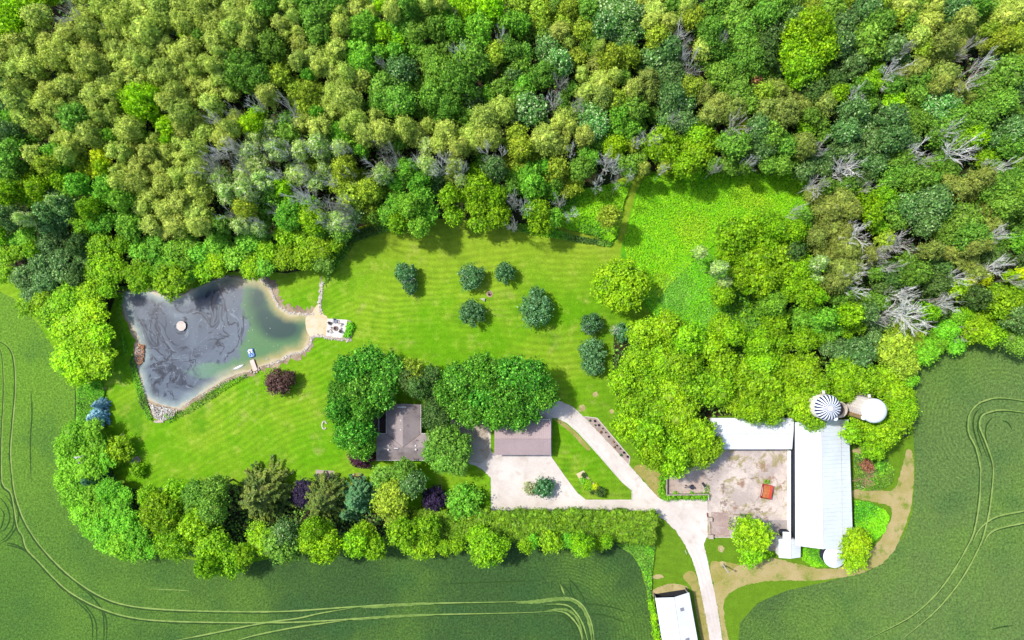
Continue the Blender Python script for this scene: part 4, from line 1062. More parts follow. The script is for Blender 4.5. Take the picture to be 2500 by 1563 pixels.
for px, py, s, l in ((1812, 1240, 1.1, 'grey broken slab above the concrete well block'), (1826, 1243, 1.2, 'grey broken slab right of the one above the well'), (1844, 1264, .9, 'rounded pale slab at the top edge of the yard lime tree'), (1863, 1263, .9, 'pale boulder near the right top of the yard lime tree'),
                     (1790, 1226, .8, 'small grey slab with stone left of the broken slabs'), (1838, 1232, .7, 'small cracked slab above the yard lime tree')):
    c = P(px, py, 0); b = MB(); k = ICV*np.array((s*.7, s*.55, .16))*(1+.12*nr.normal(size=(len(ICV), 1))); b.add([(v[0], v[1], v[2]+.08) for v in k], [tuple(f) for f in ICF])
    o = b.build('broken_slab', M_conc, loc=(c.x, c.y, 0)); tag(o, l, 'slab', 'broken concrete slabs in the yard')
# red hopper wagon
c = P(1870.5, 1200, .8); rzw = math.radians(-9.5)
wg = empty('feed_wagon', (c.x, c.y, 0), rzw, 'red steel feed wagon with a rust-orange bed in the barnyard', 'wagon')
M_red = simple('red_paint', A(222, 44, 58, .5), .45, .15); M_red2 = simple('faded_red_paint', A(214, 78, 58, .5), .6, .15)
M_rustbed = patchy('rust_bed', A(222, 140, 90, .5), A(206, 120, 76, .5), A(180, 92, 66, .48), .8, 2, 5, .1)
b = MB(); b.box((.05, 0, .75), (1.45, 3.1, .1)); b.build('bed', M_rustbed, wg)
def quadbox(b, p, th=.06):
    p = [Vector(v) for v in p]; nn = (p[1]-p[0]).cross(p[2]-p[0]).normalized()*th
    vs = p+[v+nn for v in p]; b.add(vs, [(3, 2, 1, 0), (4, 5, 6, 7), (0, 1, 5, 4), (1, 2, 6, 5), (2, 3, 7, 6), (3, 0, 4, 7)])
b = MB(); quadbox(b, [(-.67, -1.6, .75), (-1.3, -1.65, 1.35), (-1.3, 1.65, 1.35), (-.67, 1.6, .75)]); b.build('side_panel', M_red, wg)
b = MB(); quadbox(b, [(.78, -1.6, .78), (.78, 1.6, .78), (1.28, 1.65, 1.3), (1.28, -1.65, 1.3)]); b.build('side_panel', M_red2, wg)
b = MB(); b.box((0, -1.62, 1.0), (2.3, .07, .5)); b.build('tailgate', simple('dark_red_paint', A(160, 40, 44, .5)), wg)
b = MB(); b.box((0, 1.62, .95), (2.2, .07, .4)); b.build('headboard', M_red2, wg)
b = MB()
b.tube([(-1.02, -1.2, 1.12), (-1.0, -.3, 1.13), (-1.03, .4, 1.13), (-1.0, 1.1, 1.12)], [.05, .08, .06, .04], 5)
b.build('paint_scuff', M_trim, wg)
for sx in (-.75, .75):
    for sy in (-1.0, 1.0):
        b = MB(); b.torus((0, 0, 0), .28, .11, 18, 8); t_ = b.build('wheel', simple('tyre_rubber', (.02, .02, .02, 1), .9), wg, loc=(sx, sy, .36)); t_.rotation_euler = (0, math.pi/2, 0)
b = MB(); b.box((0, 0, .5), (1.2, 3.3, .12)); b.build('chassis', M_red, wg)
# derelict garden tractor
c = P(1683, 1188, 0); tr = empty('garden_tractor', (c.x, c.y, 0), -.05, 'old dark blue garden tractor with grey front frame in the pen', 'tractor')
M_blue = simple('faded_navy_paint', A(72, 76, 110, .45), .6, .2); M_grey = simple('grey_frame', A(170, 158, 148, .45), .7, .2)
b = MB(); b.box((.45, 0, .62), (1.15, .62, .42), -.12, taper=.9); b.box((.15, 0, .9), (.35, .5, .2)); b.build('body', M_blue, tr)
b = MB(); b.box((.62, -.02, .93), (.5, .4, .14)); b.box((.86, -.02, 1.12), (.1, .42, .4)); b.build('seat', simple('black_seat', (.03, .03, .035, 1)), tr)
b = MB(); b.box((-.55, 0, .5), (.9, .46, .12)); b.box((-.7, 0, .62), (.5, .42, .16)); b.tube([(-.9, .1, .6), (-1.3, .5, .9)], .03, 5); b.build('frame', M_grey, tr)
for x_, y_, r in ((-.95, -.3, .26), (-.95, .3, .26), (.55, -.45, .36), (.55, .45, .36)):
    b = MB(); b.torus((0, 0, 0), r*.7, r*.3, 16, 8); b.cyl((0, 0), r*.45, -.05, .05, 12, 0); o = b.build('wheel', simple('tyre_rubber', (.03, .03, .03, 1), .9), tr, loc=(x_, y_, r)); o.rotation_euler = (math.pi/2, 0, 0)
# tyres
c = P(1721.5, 1187.5, 0); b = MB(); b.torus((0, 0, .14), .27, .12, 22, 8); o = b.build('tyre', simple('tyre_rubber', (.03, .03, .03, 1), .9)); o.location = c; tag(o, 'black tyre with white wall lying flat by the pen entrance', 'tyre')
b = MB(); b.torus((0, 0, .24), .23, .045, 22, 6); b.build('white_wall', M_trim, o)
c = P(1717.5, 1183, 0); b = MB(); b.tube([(-.35, .45, .27), (.32, -.4, .27)], .27, 16); o = b.build('drum', simple('black_drum', (.03, .03, .035, 1), .5)); o.location = c; tag(o, 'black steel drum lying beside the white-walled tyre', 'drum')
# yard light
c = P(1764.5, 1377.5, 0); t = P(1778, 1397, 5.6)
lp = empty('yard_light', (c.x, c.y, 0), 0, 'tall white yard light on a round bare patch by the dirt track', 'lamp post')
dx, dy = t.x-c.x, t.y-c.y
b = MB(); b.tube([(0, 0, 0), (dx*.5, dy*.5, 2.8), (dx, dy, 5.6)], [.17, .15, .12], 8); b.build('pole', M_trim, lp)
b = MB(); b.cyl((dx, dy), .28, 5.5, 5.75, 14, r1=.2); b.dome((dx, dy, 5.75), .2, .15, 12, 4); b.build('lamp_head', simple('grey_lamp', A(190, 190, 190, .5)), lp)
b = MB(); b.box((-.12, -.2, 1.3), (.35, .3, .6)); b.build('meter_box', simple('meter_grey', A(120, 118, 118, .45)), lp)
c = P(1760, 1341, 0); b = MB(); b.tube([(0, 0, .06), (.25, -.8, .04)], .03, 5); b.cyl((0, 0), .12, .03, .12, 10); o = b.build('guy_anchor', M_trim, loc=(c.x, c.y, 0)); tag(o, 'small pale ground anchor on the upper round bare patch', 'anchor')
c = P(1674, 1348, 0); b = MB(); b.tube([(-.15, .45, .06), (.2, -.5, .06)], .06, 6); o = b.build('white_pipe', M_trim, loc=(c.x, c.y, 0)); tag(o, 'short white pipe lying in grass beside the curving road', 'pipe')
# utility pole in the bushes
t = P(189, 1117, 8.5); up = empty('utility_pole', (t.x, t.y, 0), 0, 'grey utility pole with a crossarm rising from the vivid green bushes', 'utility pole')
b = MB(); b.tube([(0, 0, 0), (0, 0, 8.9)], [.17, .11], 8); b.build('pole', M_dead2, up)
b = MB(); b.box((0, .1, 8.6), (1.6, .14, .14), .03); b.build('crossarm', M_trim, up)
b = MB(); b.cyl((-.3, -.1), .22, 7.8, 8.7, 12); b.tube([(0, 0, 8.5), (-.1, -.9, 8.2), (-.15, -1.5, 7.7)], .07, 5); b.cyl((-.15, -1.5), .16, 7.4, 7.8, 10); b.build('transformer', simple('transformer_grey', A(200, 205, 210, .5)), up)

# pond things
c = P(443, 796, .3); rf = empty('swim_raft', (c.x, c.y, 0), 0, 'octagonal pinkish swim raft floating in the middle of the pond', 'raft')
M_plank = simple('salmon_planks', A(244, 218, 206, .6), .8, .08, 1, c2=A(236, 206, 192, .58))
b = MB()
for i in range(-4, 5):
    hw = math.sqrt(max(0, 1.05**2-(i*.25)**2))
    b.box((0, i*.25, .42), (2*min(1.08, hw+.12 if abs(i) > 2 else 1.08), .235, .06))
b.build('deck', M_plank, rf)
b = MB(); oc = [(1.22*math.cos(math.pi/8+i*math.pi/4), 1.22*math.sin(math.pi/8+i*math.pi/4)) for i in range(8)]
for i in range(8):
    p, q = Vector((*oc[i], 0)), Vector((*oc[(i+1) % 8], 0)); m_ = (p+q)/2; d = q-p; b.box((m_.x*.97, m_.y*.97, .42), (d.length, .16, .14), math.atan2(d.y, d.x))
b.build('rim', M_trim, rf)
b = MB(); b.cyl((0, 0), .95, .02, .36, 16); b.build('float', M_wht, rf)
c = P(619, 892, .5); dk = empty('dock', (c.x, c.y, 0), math.radians(-69.5), 'salmon-coloured plank dock reaching into the pond from the south shore', 'dock')
b = MB()
for i in range(12): b.box((-1.3+i*.24, 0, .52), (.225, 1.08, .06))
b.build('deck', M_plank, dk)
M_beam = simple('brown_beam', A(170, 130, 112, .45))
for y_ in (-.5, .5):
    b = MB(); b.box((0, y_, .42), (2.9, .08, .14)); b.build('beam', M_beam, dk)
    for x_ in (-1.3, 0, 1.3): b = MB(); b.cyl((x_, y_), .06, -.2, .62, 8); b.build('post', M_trim, dk)
for k, (px, py, a) in enumerate(((612, 904, .3), (614, 908, .3), (631, 899, .3), (633, 903, .3), (622, 910, .3), (628, 908, .3))):
    c = P(px, py, 0); b = MB(); b.box((0, 0, .2), (.55, .42, .32), a, taper=.85); o = b.build('footing_block', M_conc, loc=(c.x, c.y, 0))
    tag(o, ['pale stone block at the left side of the dock foot', 'pale stone block at the lower left of the dock foot', 'pale stone block at the right side of the dock foot', 'pale stone block at the lower right of the dock foot', 'pale stone block centred below the dock foot', 'pale stone block just right of the one centred below the dock'][k], 'stone block', 'stone blocks round the dock foot')
c = P(613, 862, .3); pb = empty('paddle_boat', (c.x, c.y, 0), math.radians(-74), 'blue and white paddle boat moored at the end of the dock', 'boat')
M_bl = simple('blue_hull', A(40, 90, 205, .5), .35, .1); M_lb = simple('light_blue_shell', A(150, 200, 235, .55), .4, .1)
hull = [(-1.05, -.62), (-.9, -.78), (.8, -.78), (1.05, -.6), (1.12, 0), (1.05, .6), (.8, .78), (-.9, .78), (-1.05, .62)]
b = MB(); b.prism(hull, .02, .34); b.build('hull', M_bl, pb)
b = MB(); b.prism([(x*.86, y*.84) for x, y in hull], .345, .42); b.build('deck', M_lb, pb)
for y_ in (-.33, .33):
    b = MB(); b.box((-.25, y_, .5), (.4, .42, .16)); b.box((-.5, y_, .64), (.12, .42, .42)); b.build('seat', M_wht, pb)
    b = MB(); b.box((.5, y_, .44), (.5, .3, .06)); b.build('footwell', M_bl, pb)
b = MB(); b.box((.02, 0, .5), (.5, .12, .2)); b.tube([(.05, 0, .5), (-.02, 0, .85)], .03, 6); b.build('tiller', M_bl, pb)
b = MB(); b.box((-.78, 0, .46), (.32, .9, .1)); b.build('paddle_cover', M_wht, pb)
c = P(582, 897, .2); kb = empty('rowboat', (c.x, c.y, 0), math.radians(24), 'slim white upturned canoe floating left of the dock', 'canoe')
b = MB(); N = 14
for i in range(N+1):
    t = i/N*2-1; hw = .29*(1-abs(t)**2.6)+.02; 
    b.v += [(t*1.65, -hw, .08), (t*1.65, -hw*.6, .26+.02*(1-t*t)), (t*1.65, 0, .33+.03*(1-t*t)), (t*1.65, hw*.6, .26+.02*(1-t*t)), (t*1.65, hw, .08)]
for i in range(N):
    for j in range(4): b.f.append((i*5+j, (i+1)*5+j, (i+1)*5+j+1, i*5+j+1)); b.mi.append(0)
b.build('hull', M_wht, kb, smooth=True)
b = MB(); b.tube([(-1.6, 0, .36), (0, 0, .39), (1.6, 0, .36)], .022, 5); b.build('keel', M_trim, kb)
c = P(654, 877, 0); b = MB(); b.torus((0, 0, .12), .22, .05, 14, 5); b.tube([(-.2, 0, .1), (-.55, -.12, .1)], .04, 5); o = b.build('life_ring', M_trim, loc=(c.x, c.y, 0)); tag(o, 'small white ring floating in the shallows right of the dock', 'ring')
c = P(395, 1029, 0); b = MB(); b.box((-.45, 0, .15), (2.0, .55, .3), .05); b.box((-1.7, 0, .12), (.5, .5, .24), -.3); o = b.build('culvert_slab', M_conc, loc=(c.x, c.y, 0)); tag(o, 'long white concrete culvert slab at the pond outlet', 'slab')

# patio with chairs and fire ring
sheet('patio', [(800,778),(848,781),(844,806),(836,826),(795,824)], .060, simple('pale_patio', A(238, 230, 226, .6), .8, .05), smooth=False)
wall_obj('patio_wall', [(847, 782), (858, 785), (857, 800)], .22, .35, M_conc, 'low stone wall at the top right corner of the patio', .5)
wall_obj('patio_wall', [(796, 825), (838, 827), (851, 831), (855, 822)], .25, .35, M_conc, 'low stone wall along the bottom edge of the patio', .5)
c = P(819.5, 802, 0); fr = empty('fire_ring', (c.x, c.y, 0), 0, 'round stone fire ring in the middle of the patio', 'fire pit')
b = MB()
for i in range(14): a = i*2*math.pi/14; b.box((.5*math.cos(a), .5*math.sin(a), .2), (.2, .2, .3), a)
b.build('stone_ring', simple('fire_stone', A(190, 165, 158, .5), .9, .25, 6), fr)
b = MB(); b.cyl((0, 0), .42, .06, .12, 16); b.build('ash', simple('ash', A(110, 95, 92, .4), .9, .3, 8), fr)
def chair(px, py, ang, mat, label, group='patio chairs round the fire ring', s=1.0):
    c = P(px, py, 0); r = empty('patio_chair', (c.x, c.y, .06), ang, label, 'chair', group); r.scale = (s, s, s)
    b = MB()
    for i in range(5): b.box((-.22+i*.11, 0, .36-.02*i), (.1, .52, .03))
    b.build('seat', mat, r)
    b = MB()
    for i in range(5): quadbox(b, [(.25, -.27+i*.11, .34), (.25, -.18+i*.11, .34), (.48, -.18+i*.115-.005, .98), (.48, -.28+i*.115, .98)], .03)
    b.build('backrest', mat, r)
    for sy in (-.33, .33):
        b = MB(); b.box((0, sy, .56), (.62, .12, .03)); b.build('armrest', mat, r)
        for sx in (-.24, .24): b = MB(); b.box((sx, sy, .28), (.07, .05, .54)); b.build('leg', mat, r)
M_dk = simple('dark_brown_plastic', A(74, 58, 60, .45)); M_gb = simple('greyblue_plastic', A(150, 160, 180, .5)); M_cw = simple('cream_plastic', A(226, 220, 214, .6))
def facing(px, py): return math.atan2(-(py-802), px-819.5)
for px, py, mt, l, s in ((807, 790, M_dk, 'dark brown patio chair at the upper left of the fire ring', 1), (831.5, 808.5, M_dk, 'dark brown patio chair at the lower right of the fire ring', 1),
        (820, 784.5, M_gb, 'wide grey-blue patio lounge chair directly above the fire ring', 1.35), (831, 792, M_cw, 'cream patio chair at the upper right of the fire ring', 1), (807, 808, M_cw, 'cream patio chair at the lower left of the fire ring', 1.1)):
    chair(px, py, facing(px, py), mt, l, s=s)
for px, py, l in ((808, 799.5, 'small side table left of the fire ring'), (832, 801.5, 'small side table right of the fire ring')):
    c = P(px, py, 0); r = empty('side_table', (c.x, c.y, .06), facing(px, py), l, 'table', 'side tables on the patio')
    b = MB(); b.box((0, 0, .45), (.42, .42, .04)); b.build('table_top', M_cw, r)
    for sx in (-.16, .16):
        for sy in (-.16, .16): b = MB(); b.box((sx, sy, .22), (.04, .04, .43)); b.build('leg', M_cw, r)
    b = MB(); b.cyl((.05, .02), .07, .47, .55, 10); b.build('cup', M_dk, r)
# lawn fire pit and white cloth
c = P(1195.5, 718, 0); fp = empty('lawn_fire_pit', (c.x, c.y, 0), 0, 'round sandy fire pit with a charred centre in the upper lawn', 'fire pit')
b = MB(); b.cyl((0, 0), .78, .03, .07, 24); b.build('sand_base', simple('pink_sand', A(212, 180, 160, .52), .95, .15, 5), fp)
b = MB(); b.torus((0, 0, .1), .45, .08, 20, 6); b.build('ring', simple('rusty_ring', A(150, 118, 104, .45), .9, .2), fp)
b = MB(); b.cyl((-.05, -.1), .3, .075, .12, 12); b.build('ash', M_opening, fp)
c = P(1179, 731, 0); b = MB(); b.add([(-.65, .15, .5), (.6, .3, .45), (.45, -.6, .4), (-.1, -.2, .65)], [(0, 3, 1), (1, 3, 2), (2, 3, 0)]); b.add([(-.65, .15, .46), (.6, .3, .41), (.45, -.6, .36), (-.1, -.2, .61)], [(1, 3, 0), (2, 3, 1), (0, 3, 2)])
o = b.build('tarpaulin', simple('pale_tarp', A(205, 215, 190, .55)), loc=(c.x, c.y, 0)); tag(o, 'pale tarpaulin corner showing beside the shrub below the lawn fire pit', 'tarpaulin')
# white stone horseshoe
c = P(792, 1038, 0); b = MB()
for i in range(16):
    a = math.radians(30+i*19); b.box((.62*math.cos(a)*.9, .95*math.sin(a), .12), (.34, .3, .24), a+1.57, taper=.8)
o = b.build('stone_ring', simple('white_stone', A(236, 228, 222, .6), .9, .12), loc=(c.x, c.y, 0)); tag(o, 'white stone horseshoe ring at the left edge of the house trees', 'stone ring')
# bench
c = P(328, 1126, 0); bn = empty('bench', (c.x, c.y, 0), math.radians(55), 'grey garden bench beside the small round bush', 'bench')
b = MB()
for i in range(3): b.box((0, -.16+i*.16, .45), (1.3, .13, .04))
b.build('seat', M_gb, bn)
b = MB()
for i in range(2): b.box((0, .3, .62+i*.17), (1.3, .03, .13))
b.build('backrest', M_trim, bn)
for sx in (-.55, .55): b = MB(); b.box((sx, 0, .22), (.08, .45, .44)); b.build('leg', M_gb, bn)
# garden arch
c = P(875, 1165, 0); ar = empty('garden_arch', (c.x, c.y, 0), 0, 'dark bowed garden trellis below the plum-coloured tree', 'trellis')
b = MB()
for off in (0, .35):
    b.tube([(-1.3, -2.2, .6+off), (-1.25, -.4, .9+off), (-.9, .35, .95+off), (.6, .4, .95+off), (1.15, -.1, .95+off), (1.3, -.9, .9+off), (1.3, -1.8, .6+off)], .07, 6)
b.build('rail', simple('dark_wood', A(80, 70, 50, .4)), ar)
for x_, y_ in ((-1.25, -.4), (-.9, .35), (.6, .4), (1.3, -.9)): b = MB(); b.cyl((x_, y_), .07, 0, 1.4, 8); b.build('post', simple('dark_wood', A(80, 70, 50, .4)), ar)
b = MB(); b.box((-1.15, .7, .2), (.5, .25, .35), .4); b.build('planter', M_conc, ar)

# ------------------------------------------------------------------ trees
# a tile: offset in the photograph, then kind x,y,r in a 3.78x enlargement
def tile(ox, oy, text, k=3.78):
    kind = None
    for tok in text.split():
        if tok.isalpha(): kind = tok
        else:
            x, y, r = [float(v) for v in tok.split(',')]
            px, py, rp = ox+x/k, oy+y/k, r/k*(1.26 if kind in 'OP' else 1.2)
            kw = {}
            if kind == 'X': rp = r/k*1.0
            if kind == 'V': kw = dict(sz=rnd.uniform(.55, .75))
            place(kind, px, py, rp, **kw)
T_A = """Y 80,150,190 X 620,130,170 G 270,190,110 1860,350,60 2270,650,170 730,1100,130 340,1280,50 100,1400,140 O 380,170,90 810,200,110 850,290,100 690,310,120 960,110,80 1010,60,80 1100,190,100 1230,130,110 1350,100,120
1540,180,110 1500,60,90 1720,60,90 1720,210,100 1860,110,100 1880,240,60 2000,250,110 2150,120,90 2310,60,100 2230,200,80 2380,180,80 2170,290,80 2310,290,90 1110,310,90 1380,310,120 1230,340,70 480,410,90 620,430,80 200,380,90 70,420,80 280,420,70
1020,360,70 870,450,90 1100,470,100 60,540,80 240,540,100 540,530,110 700,500,70 330,650,90 200,690,90 90,680,70 1270,510,80 1420,500,80 1560,440,90 1660,520,80 1770,470,90 1810,580,70 820,590,110 1000,610,80 1130,580,80 1230,630,90 1350,600,80
2010,410,90 2130,420,80 2320,420,80 2060,520,80 1560,660,100 1460,700,80 1700,680,90 1820,650,60 1920,600,70 2010,640,70 820,730,100 680,800,90 1010,790,90 1150,740,70 1290,770,90 480,840,90 210,840,60 200,940,90 330,900,50 560,860,70
1850,780,100 1980,830,90 2060,740,80 1640,880,100 1060,880,80 900,890,90 740,950,80 450,970,90 590,1000,80 1700,1060,110 1590,960,80 1960,980,90 260,1090,100 370,1170,100 920,1020,80 960,1100,60 1220,1200,110 1720,1180,90
690,1300,100 860,1240,100 580,1310,60 1440,1310,70 1900,1250,100 2070,1290,90 2160,1200,60 350,1440,80 640,1440,80 1130,1420,90 1400,1430,80 1560,1420,80 1690,1480,80 1820,1390,80
Y 1730,340,70 1330,960,160 1560,1180,80 1480,1130,60 2340,1150,100 1350,1280,60 1560,1300,60 T 60,740,100 60,900,90 80,1230,100 X 2320,950,110 2100,1030,90 1980,1090,60 1990,1410,90 1870,1470,80 2230,1370,80 2330,1340,60 L 120,1040,90 1040,1260,60 500,1420,80 Z 930,1450,90 P 2330,1430,90"""
T_B = """G 130,60,110 450,30,90 560,200,120 620,330,120 750,50,80 1420,90,100 180,440,120 60,530,110 60,720,110 1450,260,110 1560,200,120 1690,270,100 1510,300,80 1620,530,100 2000,560,150 2330,400,80 1720,700,160 1900,780,160 1650,900,110 1800,1000,100 1230,830,140 1350,950,150 1180,950,100 2190,600,60 2290,820,90 1950,1080,90 320,1130,80 330,1250,90 1330,1330,80 2100,1480,60
T 250,110,80 1360,660,130 2000,900,110 2400,700,70 Y 1170,50,60 1180,310,90 2000,80,100 2180,60,120 2240,190,80 1980,160,60 1330,360,70 50,1070,80
O 330,90,70 100,170,90 40,230,80 270,250,80 390,200,70 330,330,60 430,340,60 450,410,80 960,110,90 830,140,50 1110,130,60 1290,120,80 1610,40,70 1740,40,60 820,250,70 780,370,60 780,470,80 560,540,90 430,580,80 660,560,80 620,640,70 760,600,70 740,700,80 880,700,70 820,800,90 1000,750,80 870,940,120 740,850,70 150,900,80
750,1040,80 960,1140,100 880,1180,60 1150,1100,80 2290,1030,100 2140,1110,110 470,1150,80 620,1190,90 1060,1250,90 1200,1230,90 1400,1200,100 1500,1260,90 1780,1240,110 2020,1280,110 2170,1270,100 1720,1340,80 1900,1370,80
L 1000,280,110 1060,220,100 1330,260,90 1740,130,100 1850,270,100 2080,270,110 2370,210,90 520,710,60 980,480,120 1000,600,110 1320,490,80 1500,440,90 2100,380,80 2160,870,70 600,1050,60 790,1230,80 860,1310,70 1000,1400,60
M 240,700,110 2250,500,90 530,850,100 560,950,80 2390,1300,90 1850,1450,50 X 1150,570,60 1920,450,90 2270,320,60 240,1000,140 1170,1380,80 1280,1400,70 1460,1440,80 1730,1450,80 2150,1420,80 2270,1430,60 850,1370,50 1280,1490,60
P 150,1200,80 40,1300,90 230,1400,90 450,1400,80 620,1360,90 820,1380,80 1600,1350,80"""
T_C = """M 90,60,90 290,110,90 560,100,100 310,210,80 520,230,80 690,280,80 1690,170,100 1370,370,100 640,540,90 930,540,100 1100,540,100 1680,800,90 1010,930,80 2360,850,80 80,1250,90 120,1370,100 1150,1350,60
L 100,230,100 160,800,110 1030,1060,90 1130,1170,110 1000,1200,90 740,1450,80 G 470,30,80 160,320,60 30,470,80 740,100,90 330,320,90 150,490,80 110,640,100 330,700,110 110,900,90 780,420,100 1530,60,80 1900,60,110 2050,200,150 2150,280,140 1860,300,110 2180,420,110 1930,460,100 2250,560,120 2100,640,120 1950,720,110 2100,850,130 2290,650,80 1060,740,80 510,900,60 510,980,50 700,1010,90 1180,1000,110 2200,980,90 720,1350,90 2080,1330,120
W 940,80,150 1050,160,140 900,250,110 1060,360,120 370,450,110 470,590,110 200,1030,150 1600,960,120 770,1080,130 800,1180,110 O 480,310,80 1360,130,90 1320,220,80 1480,230,80 1640,90,60 850,470,50 1790,470,80 1790,870,80 680,700,60 860,620,100 860,780,110 980,720,60 1150,840,80 1270,760,90 1290,880,80 720,870,80 870,900,80 530,1090,100 470,1160,70 1930,1010,110 2060,1030,100 1850,1060,90 2370,1030,90 350,1290,120 450,1330,110 700,1260,80 560,1200,70
T 1380,540,130 1470,480,120 1500,700,120 1500,900,110 1500,1080,120 1600,1120,120 2320,1200,110 2350,1350,110 X 1640,330,100 1700,600,120 1640,480,60 2000,330,50 530,740,80 400,900,110 640,950,80 1520,1070,50 590,1400,50 1200,1290,60 1370,1240,100 2060,1210,120 2250,1470,60 950,1480,70 C 2290,740,52
D 2370,230,90 2370,420,80 2390,560,60 Y 980,1360,100 Z 2170,1150,62 K 1400,1340,140 1750,1250,130 1740,1420,140 1480,1420,90"""
T_D = """G 150,60,110 50,120,110 650,80,110 1430,110,80 1080,220,110 1350,230,70 1960,50,100 980,400,140 1010,500,100 1440,730,90 2200,700,150 2320,640,100 2050,850,140 2190,950,120 900,820,90 1200,780,80 1430,870,80 1430,1130,100 1750,1100,120 2000,1080,130 1650,1200,120 1780,1300,100 2290,1330,110 440,1090,70 520,1150,80 60,1260,110 210,1350,100 1300,1480,80
T 270,200,110 110,280,100 970,90,120 750,230,120 1750,90,120 720,420,100 1200,450,100 840,600,110 2330,820,110 830,1040,120 1180,1120,130 1000,1300,140 1200,1280,120 760,1220,110 2330,1200,120 800,1400,90 D 40,430,80 480,830,90 680,760,80 M 470,70,90 790,20,50 1100,30,60 1260,150,90 2190,390,100 2330,320,90 2100,300,70 2350,470,80 1500,430,80
O 1290,80,100 1560,110,70 2280,60,120 2230,170,100 2370,110,80 1510,230,100 1830,190,90 1730,290,110 1430,350,80 1660,400,80 1660,510,80 1420,640,90 1650,700,90 1760,850,90 1620,800,60 100,850,100 180,1050,120 50,1000,90 570,980,80 370,1350,100
K 430,300,170 350,470,170 370,640,150 540,450,140 1000,760,80 690,880,80 390,1200,80 1950,1250,110 Y 1210,920,90 W 900,1180,130 1640,1000,140 X 1330,430,70 1180,670,110 1930,650,150 1900,450,80 2100,540,80 900,880,70 1720,1160,70 560,1360,90 850,1460,80 1450,1390,100 1560,1440,80 1870,1430,140 2240,1480,80"""
T_E = """G 100,120,110 700,440,80 2070,600,80 L 560,90,90 640,260,90 740,240,100 1010,260,100 960,360,100 1150,380,100 1220,600,130 1010,550,80 140,740,60 1300,830,100 1430,760,90 1400,870,90 1620,850,100 1750,790,100 1850,880,100 2020,780,110 2180,900,120 2300,760,110 Z 910,100,90 Y 960,70,60 2000,960,110 M 470,60,100 780,60,70 2280,450,100
K 110,310,110 380,270,100 300,350,90 560,200,80 860,460,100 60,880,90 170,850,80 50,1060,90 30,640,60 930,800,140 1000,1000,160 850,1040,90 1300,970,80 2330,1000,110 1900,1010,110 260,1350,90 500,1420,140 640,1280,130 830,1240,110 T 520,360,80 600,420,90 110,540,100 450,500,100 600,540,90 460,610,80 450,780,100 560,920,100 380,960,100 230,1080,100 420,1130,110 560,1060,90 300,1250,90
P 540,390,50 280,560,60 2050,200,90 2270,150,100 2130,330,80 2300,300,110 2250,610,80 O 1160,130,80 1150,230,80 1310,200,100 1310,80,90 1400,30,70 1500,90,80 1540,220,80 1670,180,90 1850,100,90 1830,190,60 1420,330,90 1350,430,100 1560,470,80 1690,400,90 1850,290,110 1860,400,90 1700,280,80 1650,600,110 1560,660,80 1840,520,110 1880,620,80
X 1950,60,120 2090,500,90 2330,560,60 D 640,750,60 800,920,90 Y 860,1400,140"""
T_F = """M 560,50,80 850,80,110 800,200,100 920,330,130 1080,290,110 P 1200,140,80 100,210,90 420,130,100 60,60,90 800,580,110 60,640,60 1930,200,60 1600,70,80 X 1150,70,150 600,420,140 720,220,60 850,490,80 660,580,70 200,660,60 1690,50,100 1480,40,60 1940,60,70 2390,390,60 2370,580,60
Y 260,260,90 350,380,90 L 330,520,120 520,430,80 600,650,100 1310,220,80 1430,100,100 1520,190,100 1340,420,110 1260,500,100 1450,430,110 1560,350,90 1580,500,120 1520,620,90 100,980,100 K 560,560,110 300,700,110 500,720,120 600,820,120 120,850,100 300,900,110 470,900,110 1330,600,80 1800,340,90 1850,510,85 2080,260,110 2220,340,110 2070,430,100 2080,560,95 2260,520,100
G 150,350,80 80,720,80 640,950,90 820,670,80 1110,540,50 2390,250,60 T 900,500,90 1700,150,70 2220,90,100 O 1870,60,70"""
T_G = """M 110,60,80 470,80,90 1440,80,60 L 60,170,80 200,130,90 230,260,110 90,240,90 400,540,90 230,480,80 G 680,90,100 450,230,50 1100,60,90 2190,80,50 1880,40,60 2390,50,60 X 50,370,60 130,460,75 480,370,85 570,510,65 30,590,55 870,60,110 1000,60,90 840,220,60 1010,220,50 1140,140,50 1440,70,55 1940,60,60 2260,30,50
K 270,480,110 300,600,100 1640,60,110 1690,120,70 2080,700,150 2240,600,90 2020,860,100 2350,740,120 2290,940,140 2150,1080,105 2330,1120,130 2370,560,90 2130,840,90 2200,1190,50 O 1250,90,50 M 940,530,100 P 1770,860,55 1930,1010,60 2000,1130,60"""
